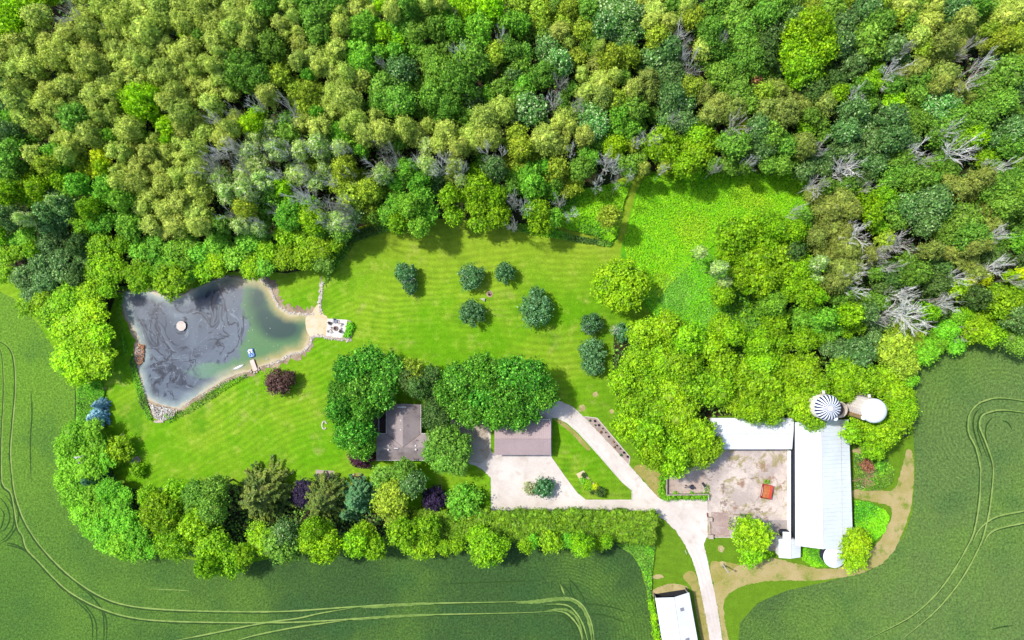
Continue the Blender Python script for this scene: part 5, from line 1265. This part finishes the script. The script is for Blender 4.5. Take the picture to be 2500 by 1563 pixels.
T_H = """G 80,50,70 200,60,70 1320,130,140 1400,200,100 1180,180,80 770,250,80 590,250,60 390,540,80 1180,430,80 1240,560,90 1600,540,110 1850,580,150 1900,720,130 1700,700,100 2150,250,130 2300,200,110 2200,420,120 2350,300,110 2330,430,100 1400,1050,100 1050,1050,60 2150,780,90 760,1270,100 960,1340,80
T 400,100,80 1330,470,80 1560,400,140 1500,600,100 970,1420,80 2330,1450,110 D 900,180,90 1200,1060,110 1600,1020,130 1600,1150,110 1960,1270,100 2380,900,80 2150,900,90 300,850,80 X 800,100,150 530,210,110 1010,230,55 330,480,55 900,700,150 890,600,60 1300,760,140 1120,880,90 970,990,80 920,1150,150 1330,1220,120 1300,1400,130 1430,1400,150 1500,1500,130 1210,940,80 1700,1270,60 1850,1080,90 2180,970,130 2220,690,80 2370,1110,60 1760,1360,80 1150,1480,80
K 100,620,110 280,660,100 60,780,90 180,950,150 340,1000,130 90,1080,100 230,1180,110 400,1220,120 520,1270,60 950,340,80 1010,420,100 1120,330,80 1000,530,80 1800,1190,80 2200,1310,140 800,1430,100 1540,1410,70 W 1330,380,70 1370,530,60 O 700,400,110 600,470,110 780,460,100 620,620,100 720,700,110 780,830,100 830,880,90 720,1020,110 800,1000,90 680,1130,90 1800,270,90 1980,180,80 2090,480,80 2100,600,80 1540,840,80 1700,850,80 1900,820,80 2000,790,60
M 1130,740,80 Z 1910,1130,45 2040,1090,60 2370,1060,55 Y 2270,1080,45 L 2370,770,80 80,1330,110 450,1360,70 600,1450,80 P 500,960,60 480,1100,60"""
for (ox, oy), tx in (((0, 0), T_A), ((620, 0), T_B), ((1240, 0), T_C), ((1860, 0), T_D), ((0, 390), T_E), ((620, 390), T_F), ((1240, 390), T_G), ((1860, 390), T_H)):
    tile(ox, oy, tx)
for _ in range(26):                        # the ash trees dying back above the pond
    while True:
        a_ = (rnd.uniform(540, 870), rnd.uniform(350, 600))
        if a_[1] < 620-.15*(a_[0]-540) and a_[1] < 300+.9*(a_[0]-480)+60: break
    place('X', a_[0], a_[1], rnd.uniform(14, 26))
# trees in photograph pixels
YARD = """Y 170,800,46 210,770,44 215,832,50 170,880,46 240,880,44 190,915,30 240,820,40 K 150,745,40 110,735,30
K 1570,815,40 1625,800,42 1680,830,42 1735,845,38 1560,880,40 1610,880,45 1665,890,45 1520,930,38 1575,950,46 1635,950,48 1695,930,44 1540,990,38 1600,1010,46 1660,1010,46 1530,1040,38 1580,1060,44 1640,1075,46 1700,1060,44 1590,1110,34 1640,1125,42 1700,1105,42 1735,1090,30 1750,950,42 1765,890,36 1810,910,44 1800,975,42 1860,880,40 1860,945,46 1835,1000,34 1880,1000,36
K 1905,900,44 1960,900,42 1910,965,44 1960,990,42 1990,945,36 1985,1025,28 2060,910,38 2055,955,30 2110,925,40 2160,930,42 2195,970,38 2110,1030,34 2150,1060,38 2180,1020,42 2205,1000,30 2130,1095,30 2080,1055,26
M 2180,850,46 2205,890,34 2230,830,26 T 2050,855,30 2095,860,38 X 2080,865,26 V 2255,855,34 2220,925,20 2290,830,30 2310,805,30 2330,840,26 2225,880,22 2190,1130,0.1 K 2385,800,38 2420,815,30 2400,780,26 G 2470,810,48 2490,840,30 X 2440,790,20 2330,812,22
K 1760,720,30 1760,800,30 1790,815,30 1900,830,34 1850,835,36 1890,790,34 1960,830,30
K 395,1250,52 430,1320,50 365,1210,30 480,1280,42 520,1330,46 560,1370,42 510,1380,30 600,1350,30 645,1315,42 430,1200,34 G 480,1205,36 530,1190,34 520,1240,38 470,1240,28 G 690,1330,46 T 700,1300,34 X 657,1355,16
K 785,1320,50 770,1290,34 740,1310,26 870,1325,38 915,1335,30 885,1300,30 985,1300,36 1035,1325,42 1040,1290,34 1085,1335,20 1118,1330,20 1005,1325,26 1190,1340,44 1170,1310,32 1230,1330,18 1283,1333,18 1345,1323,28 1420,1328,30 1465,1328,16 1480,1322,18 V 1300,1322,18 1385,1320,20
E 1000,860,0.1"""
def px_list(text):
    kind = None
    for tok in text.split():
        if tok.isalpha(): kind = tok
        else:
            x, y, r = [float(v) for v in tok.split(',')]
            if r < 1: continue
            kw = {}
            low = y > 1180
            if kind == 'V': kw = dict(sz=.6)
            elif low or x > 1500: kw = dict(sz=rnd.uniform(.62, .98))
            place(kind, x, y, r*(1.0 if kind == 'X' else 1.04), **kw)
px_list(YARD)
SUMAC = """185,1060,30 225,1050,26 165,1090,28 200,1100,34 240,1085,24 172,1130,32 215,1140,36 250,1130,26 165,1170,30 200,1180,32 182,1210,32 225,1215,34 262,1200,30 205,1245,34 245,1250,36 285,1240,34 228,1280,32 265,1290,36 305,1275,32 260,1320,26 295,1325,32 330,1310,34 335,1345,26 305,1350,18 360,1340,24 275,1195,24 300,1210,22"""
for tok in SUMAC.split():
    x, y, r = [float(v) for v in tok.split(',')]
    place('V', x, y, r*1.15, sz=rnd.uniform(.52, .62))
# the great trees round the house
HT = """850,905,40 900,885,44 950,905,44 880,955,48 930,960,46 830,1000,36 870,1010,44 888,1050,38 850,1060,40 890,1090,34 830,960,34 898,1000,34 925,1000,20
1125,930,46 1180,910,48 1240,915,46 1300,925,44 1325,960,38 1120,985,40 1175,980,46 1235,985,48 1290,990,42 1150,1010,34 1205,1015,34 1265,1015,34 1090,960,30"""
for tok in HT.split():
    x, y, r = [float(v) for v in tok.split(',')]
    place('E', x-(7 if x > 885 and x < 960 and y > 985 else 0), y, r*(1.0 if x < 960 and y > 940 else 1.08), sz=.85)
for tok, kd in (("990,920,36", 'D'), ("1015,945,32", 'D'), ("1040,920,30", 'D'), ("1055,960,30", 'D'), ("1052,1000,32", 'D'), ("1045,1030,26", 'D'), ("1065,1020,30", 'D'), ("1075,1065,40", 'G'), ("1110,1090,36", 'G'), ("1075,1120,40", 'G'), ("1110,1130,30", 'G'), ("1050,1100,30", 'G'), ("1000,900,28", 'M'), ("1005,930,24", 'M')):
    x, y, r = [float(v) for v in tok.split(',')]
    place(kd, x+9, y, r*.98, sz=.8)
# single trees and shrubs with their own looks
def one(kind, px, py, r, var, label, name='broadleaf_tree', cat='tree', sz=None, group=None, z=None):
    return place(kind, px, py, r, var=var, mat=M_brownwood if 'fallen brown' in label else None, label=label, name=name, cat=cat, sz=sz, group=group, z=z)
for a in (
 ('Y', 1517, 697, 66, 'big', 'big round lime-green tree at the east edge of the mown lawn', 'broadleaf_tree', 'tree', .8),
 ('A', 990, 668, 29, 'ornam', 'dark apple tree with bare grey twigs at its heart, leftmost in the upper lawn', 'fruit_tree', 'tree', 1),
 ('A', 1003, 700, 20, 'ornam', 'lower lobe tree touching the leftmost apple tree of the upper lawn', 'fruit_tree', 'tree', .8),
 ('A', 1151, 676, 36, 'ornam', 'round dark apple tree above the lawn fire pit', 'fruit_tree', 'tree', 1),
 ('A', 1232, 666, 27, 'ornam', 'small dark apple tree at the upper right of the lawn fire pit', 'fruit_tree', 'tree', 1),
 ('A', 1152, 764, 34, 'ornam', 'green apple tree just below the lawn fire pit beside the tarpaulin', 'fruit_tree', 'tree', 1),
 ('A', 1310, 755, 44, 'ornam', 'largest dark blue-green apple tree in the lawn centre', 'fruit_tree', 'tree', 1.2),
 ('A', 1310, 722, 22, 'ornam', 'narrow top tree joined to the largest dark apple tree', 'fruit_tree', 'tree', 1.1),
 ('A', 1443, 790, 29, 'ornam', 'dark apple tree with a pale dead branch below the big round lime tree', 'fruit_tree', 'tree', 1),
 ('A', 1521, 812, 23, 'ornam', 'small dark apple tree with bleached twigs beside the wood edge', 'fruit_tree', 'tree', .9),
 ('A', 1445, 858, 32, 'ornam', 'brighter blue-green apple tree, upper lobe, south of the dead-branched one', 'fruit_tree', 'tree', 1),
 ('A', 1447, 890, 30, 'ornam', 'lower blue-green apple tree touching the brighter one above it', 'fruit_tree', 'tree', .9),
 ('N', 680, 932, 36, 'ornam', 'round copper-brown shrub tree on the lawn south of the pond', 'copper_tree', 'tree', 1),
 ('N', 706, 924, 20, 'ornam', 'darker right-hand copper-brown shrub joined to the round one', 'copper_tree', 'tree', .9),
 ('R', 880, 1120, 28, 'ornam', 'plum-red maple at the lower left corner of the house', 'plum_tree', 'tree', .8),
 ('R', 905, 1113, 16, 'ornam', 'small plum-red maple tucked against the house corner', 'plum_tree', 'tree', .7),
 ('U', 1060, 1219, 36, 'ornam', 'dark purple-leaved tree left of the bright green maple by the parking court', 'purple_tree', 'tree', 1),
 ('U', 745, 1205, 36, 'ornam', 'dark purple-leaved tree half under the olive spruce left of the slab', 'purple_tree', 'tree', .8),
 ('L', 1132, 1224, 46, 'ornam', 'bright green maple at the lower left corner of the parking court', 'maple_tree', 'tree', 1.2),
 ('M', 955, 1215, 46, 'med', 'round yellowish-green tree with dense crown in the row below the house', 'broadleaf_tree', 'tree', .85),
 ('M', 970, 1265, 28, 'small', 'smaller mossy tree below the round yellowish-green one', 'broadleaf_tree', 'tree', .7),
 ('G', 985, 1150, 34, 'med', 'dark green tree just below the middle of the house roof', 'broadleaf_tree', 'tree', .75),
 ('T', 1005, 1180, 34, 'med', 'bluish-green tree between the round yellowish tree and the purple tree', 'broadleaf_tree', 'tree', .8),
 ('G', 935, 1165, 30, 'small', 'green tree left of the one just below the house roof', 'broadleaf_tree', 'tree', .7),
 ('S', 635, 1212, 80, 'spruce', 'large olive spruce with fingered branches in the bottom tree row', 'spruce_tree', 'conifer', 1),
 ('S', 792, 1222, 68, 'spruce', 'olive spruce with star-like branches below the concrete slab', 'spruce_tree', 'conifer', .95),
 ('Q', 870, 1218, 50, 'pine', 'blue-green pine right of the star-branched spruce', 'pine_tree', 'conifer', 1),
 ('Q', 848, 1250, 34, 'pine', 'pale blue-green pine with drooping fingers, lower left of the larger pine', 'pine_tree', 'conifer', .8),
 ('Q', 227, 1168, 34, 'pine', 'grey-green pine rising from the vivid bushes left of the lawn', 'pine_tree', 'conifer', .9),
 ('B', 241, 988, 17, 'densespruce', 'smaller blue spruce, the upper of the pair left of the pond', 'blue_spruce', 'conifer', .9),
 ('B', 233, 1019, 25, 'densespruce', 'larger blue spruce, the lower of the pair left of the pond', 'blue_spruce', 'conifer', 1.05),
 ('K', 288, 1097, 42, 'ornam', 'round lime-green tree over a stone slab in the lower left lawn', 'broadleaf_tree', 'tree', 1),
 ('K', 336, 1146, 22, 'bush', 'small round lime bush beside the grey bench', 'round_bush', 'bush', 1),
 ('K', 420, 685, 48, 'med', 'lone lime-green tree standing at the north bank of the pond', 'broadleaf_tree', 'tree', .8),
 ('A', 1328, 1191, 27, 'bush', 'dark green bush in the middle of the gravel parking court', 'round_bush', 'bush', 1.5),
 ('I', 1295, 1192, 19, 'bush', 'cream variegated bush touching the dark bush in the parking court', 'round_bush', 'bush', .8),
 ('D', 1467, 1201, 15, 'bush', 'dark round bush at the right end of the island bed', 'round_bush', 'bush', .8),
 ('D', 1425, 1160, 7, 'bush', 'small dark bush at the top of the island bed', 'round_bush', 'bush', .5),
 ('Z', 935.5, 1126, 4, 'bush', 'tiny yellow flowering bush at the front wall of the house', 'flower_bush', 'bush', .3),
 ('C', 1549, 888, 14, 'bush', 'rust-brown dead bush at the lawn edge left of the wood', 'dead_bush', 'bush', 1.6),
 ('K', 1835, 1305, 48, 'med', 'large lime-green tree in the barnyard beside the concrete blocks', 'broadleaf_tree', 'tree', .8),
 ('K', 1835, 1350, 34, 'small', 'lower lime-green tree joined to the large one in the barnyard', 'broadleaf_tree', 'tree', .8),
 ('K', 1868, 1352, 16, 'bush', 'small lime-green bush between the yard trees and the milk house', 'broadleaf_bush', 'bush', 1.6),
 ('Y', 2088, 1325, 38, 'med', 'bright lime tree overhanging the southeast corner of the long barn', 'broadleaf_tree', 'tree', .75),
 ('Y', 2085, 1362, 34, 'small', 'lower bright lime tree beside the round grain bin', 'broadleaf_tree', 'tree', .75),
 ('C', 2115, 1135, 18, 'bush', 'rust-brown dead leaf clump right of the long barn', 'dead_bush', 'bush', 1),
 ('X', 2120, 1165, 28, 'dead', 'fallen brown bare tree in the weeds right of the long barn', 'dead_tree', 'tree', .3),
 ('L', 2147, 1137, 15, 'bush', 'light green bush in the round weed patch east of the barn', 'round_bush', 'bush', .9),
):
    one(a[0], a[1], a[2], a[3], a[4], a[5], a[6], a[7], a[8])
for k, (px, py, r) in enumerate(((1424, 1174, 8), (1436, 1178, 7), (1430, 1188, 7), (1441, 1191, 8), (1452, 1189, 7), (1446, 1200, 6))):
    one(('V', 'Y', 'Y', 'V', 'Z', 'D')[k], px, py, r*1.35, 'bush', ['vivid green hosta clump, upper left of the island bed', 'yellow-green hosta clump right of the upper left one', 'yellow-green hosta clump on the left edge of the island bed', 'vivid green hosta clump in the centre of the island bed', 'yellow hosta clump at the right end of the island bed', 'dark small clump at the foot of the island bed'][k], 'garden_plant', 'plant', .35, 'plants of the island bed')
for k, (px, py, r, kd) in enumerate(((1452, 1028, 2.6, 'U'), (1462, 1038, 2.8, 'U'), (1453, 1038, 2, 'D'), (1471, 1046, 1.5, 'U'), (1467, 1055, 3, 'C'), (1478, 1056, 1.4, 'R'), (1486, 1066, 2.2, 'U'), (1498, 1079, 2, 'C'), (1506, 1088, 1.8, 'U'), (1500, 1092, 2.6, 'C'), (1514, 1096, 1.7, 'U'), (1523, 1105, 2.7, 'U'), (1516, 1111, 3, 'A'), (1532, 1115, 2.8, 'R'), (1440, 1027, 2.6, 'A'))):
    one(kd, px, py, r*1.15, 'bush', 'plant of the sloping bark bed', 'bed_plant', 'plant', .22, 'small plants of the sloping bark bed')['label'] = [
        'topmost dark plant of the sloping bark bed', 'second large dark plant down the bark bed', 'faint dull green tuft left of the second large dark plant', 'tiny dark dot plant below the second large dark one', 'tan rounded clump in the upper half of the bark bed',
        'tiniest reddish plant just right of the tan clump', 'dark plant halfway down the bark bed', 'small tan plant just below the halfway dark plant', 'small dark plant two thirds down the bark bed', 'tan clump to the left of the two-thirds dark plant', 'small dark plant near the lower end of the bark bed',
        'large dark plant second from the bottom of the bark bed', 'green tuft by the drive side near the bed foot', 'lowest reddish-dark plant of the bark bed', 'pale green tuft at the top corner of the bark bed'][k]
for px, py, lab in ((990, 673, 'bare grey twigs standing through the leftmost apple tree'), (1143, 684, 'small bare grey twigs in the apple tree above the fire pit'), (1435, 803, 'pale dead branch on the apple tree below the round lime tree'), (1501, 800, 'bleached twigs at the left of the small wood-edge apple tree')):
    one('X', px, py, 15, 'dead', lab, 'dead_branches', 'dead branches', .5)

# fill any hole in the canopy with a tree like its neighbours
wood = [(-40,-60),(2540,-60),(2540,800),(2300,800),(2240,830),(2000,860),(1940,790),(1990,600),(1975,415),(1600,395),(1440,430),(1330,520),(1240,520),(1100,520),(950,515),(860,545),(800,630),(640,650),(560,655),(440,690),(300,690),(250,740),(120,700),(60,690),(-40,680)]
tp = [(k, x, y, r) for k, x, y, r, o in TREES]
gaps = [(430, 765-390+0, 14), (1030, 0, 30)]
dark = [(110, 85, 12), (130, 190, 14), (290, 205, 10), (725, 195, 14), (890, 8, 14), (950, 12, 10), (1190, 270, 10), (1345, 280, 14), (2060, 185, 12), (2420, 40, 16), (2310, 50, 12), (2010, 210, 10), (2165, 470, 10), (2270, 580, 14), (50, 350, 18), (120, 350, 12), (180, 560, 14), (245, 565, 12), (390, 545, 14), (2300, 430, 12), (1690, 212, 10), (1160, 250, 12), (60, 505, 10), (1040, 290, 10), (490, 250, 10)]
cand = [(x+rnd.uniform(-5, 5), y+rnd.uniform(-5, 5)) for y in range(-6, 860, 12) for x in range(-6, 2510, 12)]
cand = [c for c in cand if inpoly(np.array([c[0]]), np.array([c[1]]), wood)[0]]
T_ = np.array([(x, y, r) for k, x, y, r in tp]); K_ = [k for k, *_ in tp]
nf = 0
for (x, y) in cand:
    d = np.hypot(T_[:, 0]-x, T_[:, 1]-y)-T_[:, 2]*.98
    j = int(np.argmin(d))
    if d[j] < 4.5 or any(math.hypot(x-a, y-b_) < c*.8 for a, b_, c in dark): continue
    kd = [K_[i] for i in np.argsort(d)[:3] if K_[i] not in 'XZC'] or ['G']
    kd = kd[0]; r = min(30, max(16, d[j]+12))
    place(kd, x, y, r*1.15, sz=rnd.uniform(.66, .85)); nf += 1
    T_ = np.vstack([T_, (x, y, r)]); K_.append(kd)
print('filler trees', nf, 'all', len(TREES))

# ------------------------------------------------------------------ hedges and undergrowth
def line_lobes(pts, r0, step, rg, rows, gap, z):
    q = densify(smooth_open(pts, 6), step/.1, False); out = []
    for i, p in enumerate(q):
        a = q[min(i+1, len(q)-1)]-q[max(i-1, 0)]; a = a/(np.linalg.norm(a)+1e-9); n_ = np.array((-a[1], a[0]))
        for k in range(rows):
            o = (k-(rows-1)/2)*gap*10
            c = P(p[0]+n_[0]*o+rg.normal(0, 2), p[1]+n_[1]*o+rg.normal(0, 2), z)
            out.append((c.x, c.y, z*rg.uniform(.88, 1.04), r0*rg.uniform(.88, 1.12)))
    return out
rg = np.random.default_rng(77)
hl = line_lobes([(985, 1278), (1100, 1281), (1300, 1283), (1480, 1283), (1560, 1287), (1590, 1290)], 1.35, 1.05, rg, 5, 1.35, 3.0)
o = bpy.data.objects.new('hedge', crown('hedge', hl, .30, 9, F['H'], rg, core=.85, jit=.6, squash=.9)); col.objects.link(o)
tag(o, 'long thick green hedge along the south side of the gravel court', 'hedge')
hl = line_lobes([(1618, 1165), (1618, 1211), (1660, 1213), (1724, 1213)], .55, .55, rg, 2, .55, .6)
o = bpy.data.objects.new('hedge', crown('hedge', hl, .22, 26, F['V'], rg)); col.objects.link(o); tag(o, 'low vivid green hedge outside the panel wall of the pen', 'hedge')
hl = line_lobes([(855, 793), (853, 805), (847, 818)], .55, .5, rg, 2, .55, .6)
o = bpy.data.objects.new('hedge', crown('hedge', hl, .2, 26, F['V'], rg)); col.objects.link(o); tag(o, 'clipped bright green hedge at the right side of the patio', 'hedge')
hl = line_lobes([(1591, 1470), (1600, 1520), (1608, 1563), (1615, 1600)], .7, .8, rg, 1, .6, .7)
o = bpy.data.objects.new('hedge', crown('hedge', hl, .25, 22, F['Y'], rg)); col.objects.link(o); tag(o, 'yellow-green hedge strip along the left wall of the machine shed', 'hedge')

def scatter(name, label, polys, n, size, zr, mats, seed, up=1.6, cat='undergrowth', inside_px=True):
    rg = np.random.default_rng(seed); pts = []
    for poly_ in polys:
        a = np.array(poly_, float); lo, hi = a.min(0), a.max(0); m_ = int(n/len(polys))
        x = rg.uniform(lo[0], hi[0], m_*4); y = rg.uniform(lo[1], hi[1], m_*4); k = inpoly(x, y, poly_); pts.append(np.stack([x[k], y[k]], 1)[:m_])
    pts = np.vstack(pts); z = rg.uniform(zr[0], zr[1], len(pts))
    D = (R_ @ np.stack([pts[:, 0]-CX, -(pts[:, 1]-CY), np.full(len(pts), -FPX)])).T
    p = D*((z-H)/D[:, 2])[:, None]; p[:, 2] = z
    nm = rg.normal(0, .7, p.shape)+np.array((0, 0, up))
    me = mesh_np(name, quads(p, nm, size, rg), mats[0])
    for m_ in mats[1:]: me.materials.append(m_)
    if len(mats) > 1:
        # patches of each plant
        ph = (np.sin(p[:, 0]*.35+1.3*np.sin(p[:, 1]*.22))+np.sin(p[:, 1]*.41+1.7*np.cos(p[:, 0]*.19))+rg.normal(0, .5, len(p)))
        idx = np.clip(((ph+2)/4*len(mats)).astype(int), 0, len(mats)-1); me.polygons.foreach_set('material_index', idx.astype(np.int32))
    o = bpy.data.objects.new(name, me); col.objects.link(o); tag(o, label, cat, None, 'stuff'); return o
scatter('undergrowth', 'tangled dark undergrowth on the floor of the wood', [wood], 42000, .7, (.1, 3.2), [F['D'], F['T'], M_bark, F['G'], F['D']], 5)
scatter('undergrowth', 'dark shrubs and saplings under the farmyard and garden tree belts', [belt_a, belt_b], 14000, .6, (.1, 2.2), [F['D'], F['G'], F['D'], F['T']], 21)
M_mw = foliage('meadow_foliage', A(112, 204, 16, .84), A(136, 212, 26, .84), varv=.18)
M_mw2 = foliage('meadow_foliage_yellow', A(158, 212, 36, .82), A(132, 200, 22, .80), varv=.3)
M_mw3 = foliage('meadow_foliage_soft', A(128, 192, 62, .86), A(110, 178, 54, .82), varv=.25)
M_mw4 = foliage('meadow_foliage_deep', A(94, 184, 36, .80), A(82, 170, 34, .78), varv=.3)
scatter('meadow_weeds', 'bright green waist-high weeds filling the meadow clearing', [[(1575,428),(1760,416),(1900,415),(1975,425),(1985,520),(1900,560),(1740,600),(1690,640),(1640,690),(1600,740),(1560,700),(1530,640),(1525,580),(1550,500)]], 48000, .27, (.15, .6), [M_mw2, M_mw, M_mw, M_mw], 6, cat='weeds')
scatter('meadow_weeds', 'soft green grass in the lower part of the clearing', [[(1515,640),(1560,690),(1590,720),(1620,690),(1660,640),(1700,600),(1800,660),(1900,820),(1760,870),(1700,820),(1620,800),(1545,700)]], 26000, .28, (.1, .5), [M_mw3, M_mw3, M_mw, M_mw3], 7, cat='weeds')
scatter('meadow_weeds', 'bright green weeds between the lawn and the mown path', [[(1370,470),(1460,455),(1540,445),(1525,490),(1516,530),(1505,580),(1490,590),(1440,572),(1385,560),(1345,530)]], 11000, .40, (.1, 1.0), [M_mw, M_mw, M_mw4], 8, cat='weeds')
scatter('shore_weeds', 'green weeds fringing the pond banks', [[(316,885),(322,860),(345,940),(360,985),(372,1030),(358,1022),(340,985),(326,930)], [(400,1012),(450,1000),(492,968),(540,935),(602,912),(606,918),(560,945),(500,985),(450,1012),(412,1034)], [(288,700),(350,692),(400,705),(360,712),(305,712),(292,780),(312,860),(300,860)], [(470,705),(520,672),(520,684),(480,702)]], 7000, .3, (.1, .7), [F['V'], F['D'], F['G'], F['V']], 9, cat='weeds')
scatter('shore_reeds', 'dry brown reeds standing on the mud at the pond corners', [[(332,840),(352,842),(350,880),(340,892),(328,880)], [(364,985),(434,1002),(420,1020),(398,1028),(376,1020)]], 2400, .26, (.1, .6), [M_dead2, F['C'], F['D']], 10, cat='reeds')
scatter('field_edge_weeds', 'bright green weeds along the left field edge', [[(188,940),(246,930),(255,960),(246,1000),(214,1020),(186,1050)]], 4500, .34, (.1, .9), [F['V'], F['G'], F['V'], F['P']], 11, cat='weeds')
scatter('field_edge_weeds', 'green weeds along the field edge left of the machine shed', [[(1505,1330),(1560,1320),(1600,1335),(1592,1400),(1590,1460),(1600,1500),(1612,1563),(1605,1563),(1585,1470),(1572,1400),(1545,1355)]], 7000, .34, (.1, .8), [F['G'], F['D'], F['V'], F['G']], 12, cat='weeds')
scatter('barn_weeds', 'round patch of dark green weeds east of the long barn', [[(2086,1105),(2120,1112),(2165,1120),(2184,1148),(2178,1180),(2150,1196),(2110,1198),(2086,1190)]], 6500, .34, (.1, 1.0), [F['G'], F['T'], F['V'], F['G']], 13, cat='weeds')
scatter('barn_weeds', 'bright green triangle of tall grass east of the long barn', [[(2086,1222),(2120,1226),(2160,1245),(2172,1262),(2160,1300),(2130,1325),(2086,1330)]], 8000, .36, (.1, .8), [M_mw, M_mw, M_mw4], 14, cat='weeds')
scatter('barn_weeds', 'green weeds between the milk house and the grain bin', [[(1956,1336),(2008,1342),(2012,1365),(2030,1384),(1985,1384),(1957,1365)]], 2600, .32, (.1, .6), [M_mw4, M_mw, F['G']], 15, cat='weeds')
scatter('wood_edge_weeds', 'green ground plants at the foot of the northern tree line', [[(790,700),(800,640),(860,565),(930,545),(960,560),(870,590),(810,670)], [(1240,545),(1330,548),(1400,575),(1500,590),(1490,602),(1400,590),(1240,560)]], 5000, .34, (.1, .9), [F['V'], F['G'], F['D']], 16, cat='weeds')
scatter('yard_weeds', 'tufts of weed growing in cracks of the barnyard', [[(1718,1180),(1732,1186),(1734,1210),(1722,1205)], [(1780,1262),(1812,1268),(1800,1290),(1776,1290)], [(1866,1171),(1880,1172),(1880,1182),(1866,1180)], [(1806,1254),(1836,1256),(1836,1266),(1806,1264)]], 900, .22, (.05, .35), [F['D'], F['G'], F['P']], 17, cat='weeds')
scatter('understory', 'light green shrub growth in the open wood above the silos', [[(1760,740),(1900,640),(1990,600),(2300,640),(2450,700),(2460,790),(2300,800),(2230,840),(2050,860),(1960,850),(1880,870),(1800,850)]], 16000, .5, (.1, 2.6), [F['G'], F['K'], F['D'], F['L'], F['D']], 18)
# fallen logs
for pts, lab in (([(1885, 868), (1905, 858), (1925, 855)], 'left fallen brown log in the gap of the wood above the barn'), ([(1922, 855), (1948, 855), (1966, 870)], 'pale forked fallen log in the gap of the wood above the barn'), ([(2360, 78), (2385, 62), (2398, 52)], 'pale fallen log in a dark gap at the top right'), ([(2110, 455), (2142, 450)], 'pale log in the wood right of the big bare tree'), ([(248, 60), (263, 80)], 'brown leaning log in a gap of the upper left wood')):
    q = [P(a[0], a[1], 1.2) for a in pts]; b = MB(); b.tube(q, [.28, .22, .12][:len(q)] if len(q) == 3 else [.25, .12], 7)
    o = b.build('fallen_log', M_dead); tag(o, lab, 'log')

# ------------------------------------------------------------------ labels for the trees of the wood
MARKS = [(20, 40, 'the yellow-green tree at top left'), (164, 34, 'the big bare tree, top left'), (352, 254, 'the lime crown, left wood'), (601, 172, 'the dark green crown, upper left'), (683, 265, 'the bare tree, left centre'), (246, 774, 'a tree left of the pond'),
 (1128, 119, 'the bare tree, top centre'), (924, 409, 'the wide bare tree above the lawn'), (779, 501, 'the bare tree left of the lawn'), (516, 406, 'the bare tree above the pond'), (553, 522, 'the dark bare tree above the pond'), (420, 685, 'the lone pond-bank tree'),
 (443, 796, 'the raft'), (1346, 238, 'the bare tree, centre wood'), (1690, 159, 'the bare tree, upper right centre'), (1845, 196, 'the rust-brown crown'), (1785, 320, 'the bare tree above the meadow'), (1602, 328, 'the bare branches, centre right'),
 (1967, 120, 'the huge lime crown, upper right'), (2172, 177, 'the bare tree, right wood'), (2370, 172, 'the great bare tree, top right'), (2355, 378, 'the bare spreading tree, right'), (2072, 416, 'the white bare tree, right wood'), (2098, 575, 'the forked bare tree, right'), (2103, 694, 'the drooping bare tree, right'),
 (2225, 760, 'the bleached thicket, right'), (2436, 645, 'the bare tree at right edge'), (1366, 485, 'the bare tree at lawn edge'), (1480, 405, 'the bare trees by the path'), (1517, 697, 'the big round lime tree'), (1549, 888, 'the rust-brown bush'), (2020, 995, 'the striped silo'), (2134, 1003, 'the white silo'),
 (1830, 1060, 'the cattle shed roof'), (983, 1060, 'the house'), (1276, 1070, 'the garage'), (635, 1212, 'the large olive spruce'), (792, 1222, 'the star-branched spruce'), (189, 1117, 'the utility pole'), (234, 1010, 'the blue spruces'), (1360, 1284, 'the long hedge'), (932, 556, 'the bare patch by the lawn'),
 (247, 478, 'the yellow crown, left edge'), (60, 690, 'the left field corner'), (320, 30, 'the top edge left of centre'), (880, 60, 'the top edge centre-left'), (1500, 30, 'the top edge centre'), (2330, 20, 'the top edge far right'), (2430, 470, 'the right edge mid-height'), (1835, 1305, 'the barnyard lime tree'), (2470, 830, 'the right field corner'), (500, 300, 'the middle of the left wood'), (1230, 130, 'the upper centre wood'), (1900, 640, 'the right side of the meadow'), (2250, 560, 'the dark crowns, right wood')]
DIRS = ['right of', 'upper right of', 'above', 'upper left of', 'left of', 'lower left of', 'below', 'lower right of']
ORD = ['nearest', 'second', 'third', 'fourth', 'fifth', 'sixth', 'seventh', 'eighth', 'ninth', 'tenth', 'eleventh', 'twelfth', 'thirteenth', 'fourteenth', 'fifteenth', 'sixteenth', 'seventeenth', 'eighteenth', 'nineteenth', 'twentieth']
bk = {}
for k, x, y, r, o in TREES:
    best = sorted((math.hypot(m[0]-x, m[1]-y), i) for i, m in enumerate(MARKS) if math.hypot(m[0]-x, m[1]-y) > 15)[0]
    m = MARKS[best[1]]; a = math.degrees(math.atan2(-(y-m[1]), x-m[0])) % 360
    bk.setdefault((k, best[1], int((a+22.5)//45) % 8), []).append((best[0], o))
for (k, mi_, di), L_ in bk.items():
    L_.sort(key=lambda t: t[0])
    for i, (d_, o) in enumerate(L_):
        if k == 'V': o.name = 'bush'; o['category'] = 'bush'
        look = 'vivid green bush' if k == 'V' else LOOK[k]
        o['label'] = '%s, %s%s %s' % (look, (ORD[i]+' one ') if len(L_) > 1 else '', DIRS[di], MARKS[mi_][2])
        o['category'] = 'bush' if k == 'V' else 'tree'
from collections import Counter
print('kinds', Counter(t[0] for t in TREES))
seen = {}
for o in bpy.data.objects:
    if o.parent is None and o.get('label'): seen.setdefault(o['label'], []).append(o.name)
print('duplicate labels', {k: v for k, v in seen.items() if len(v) > 1})
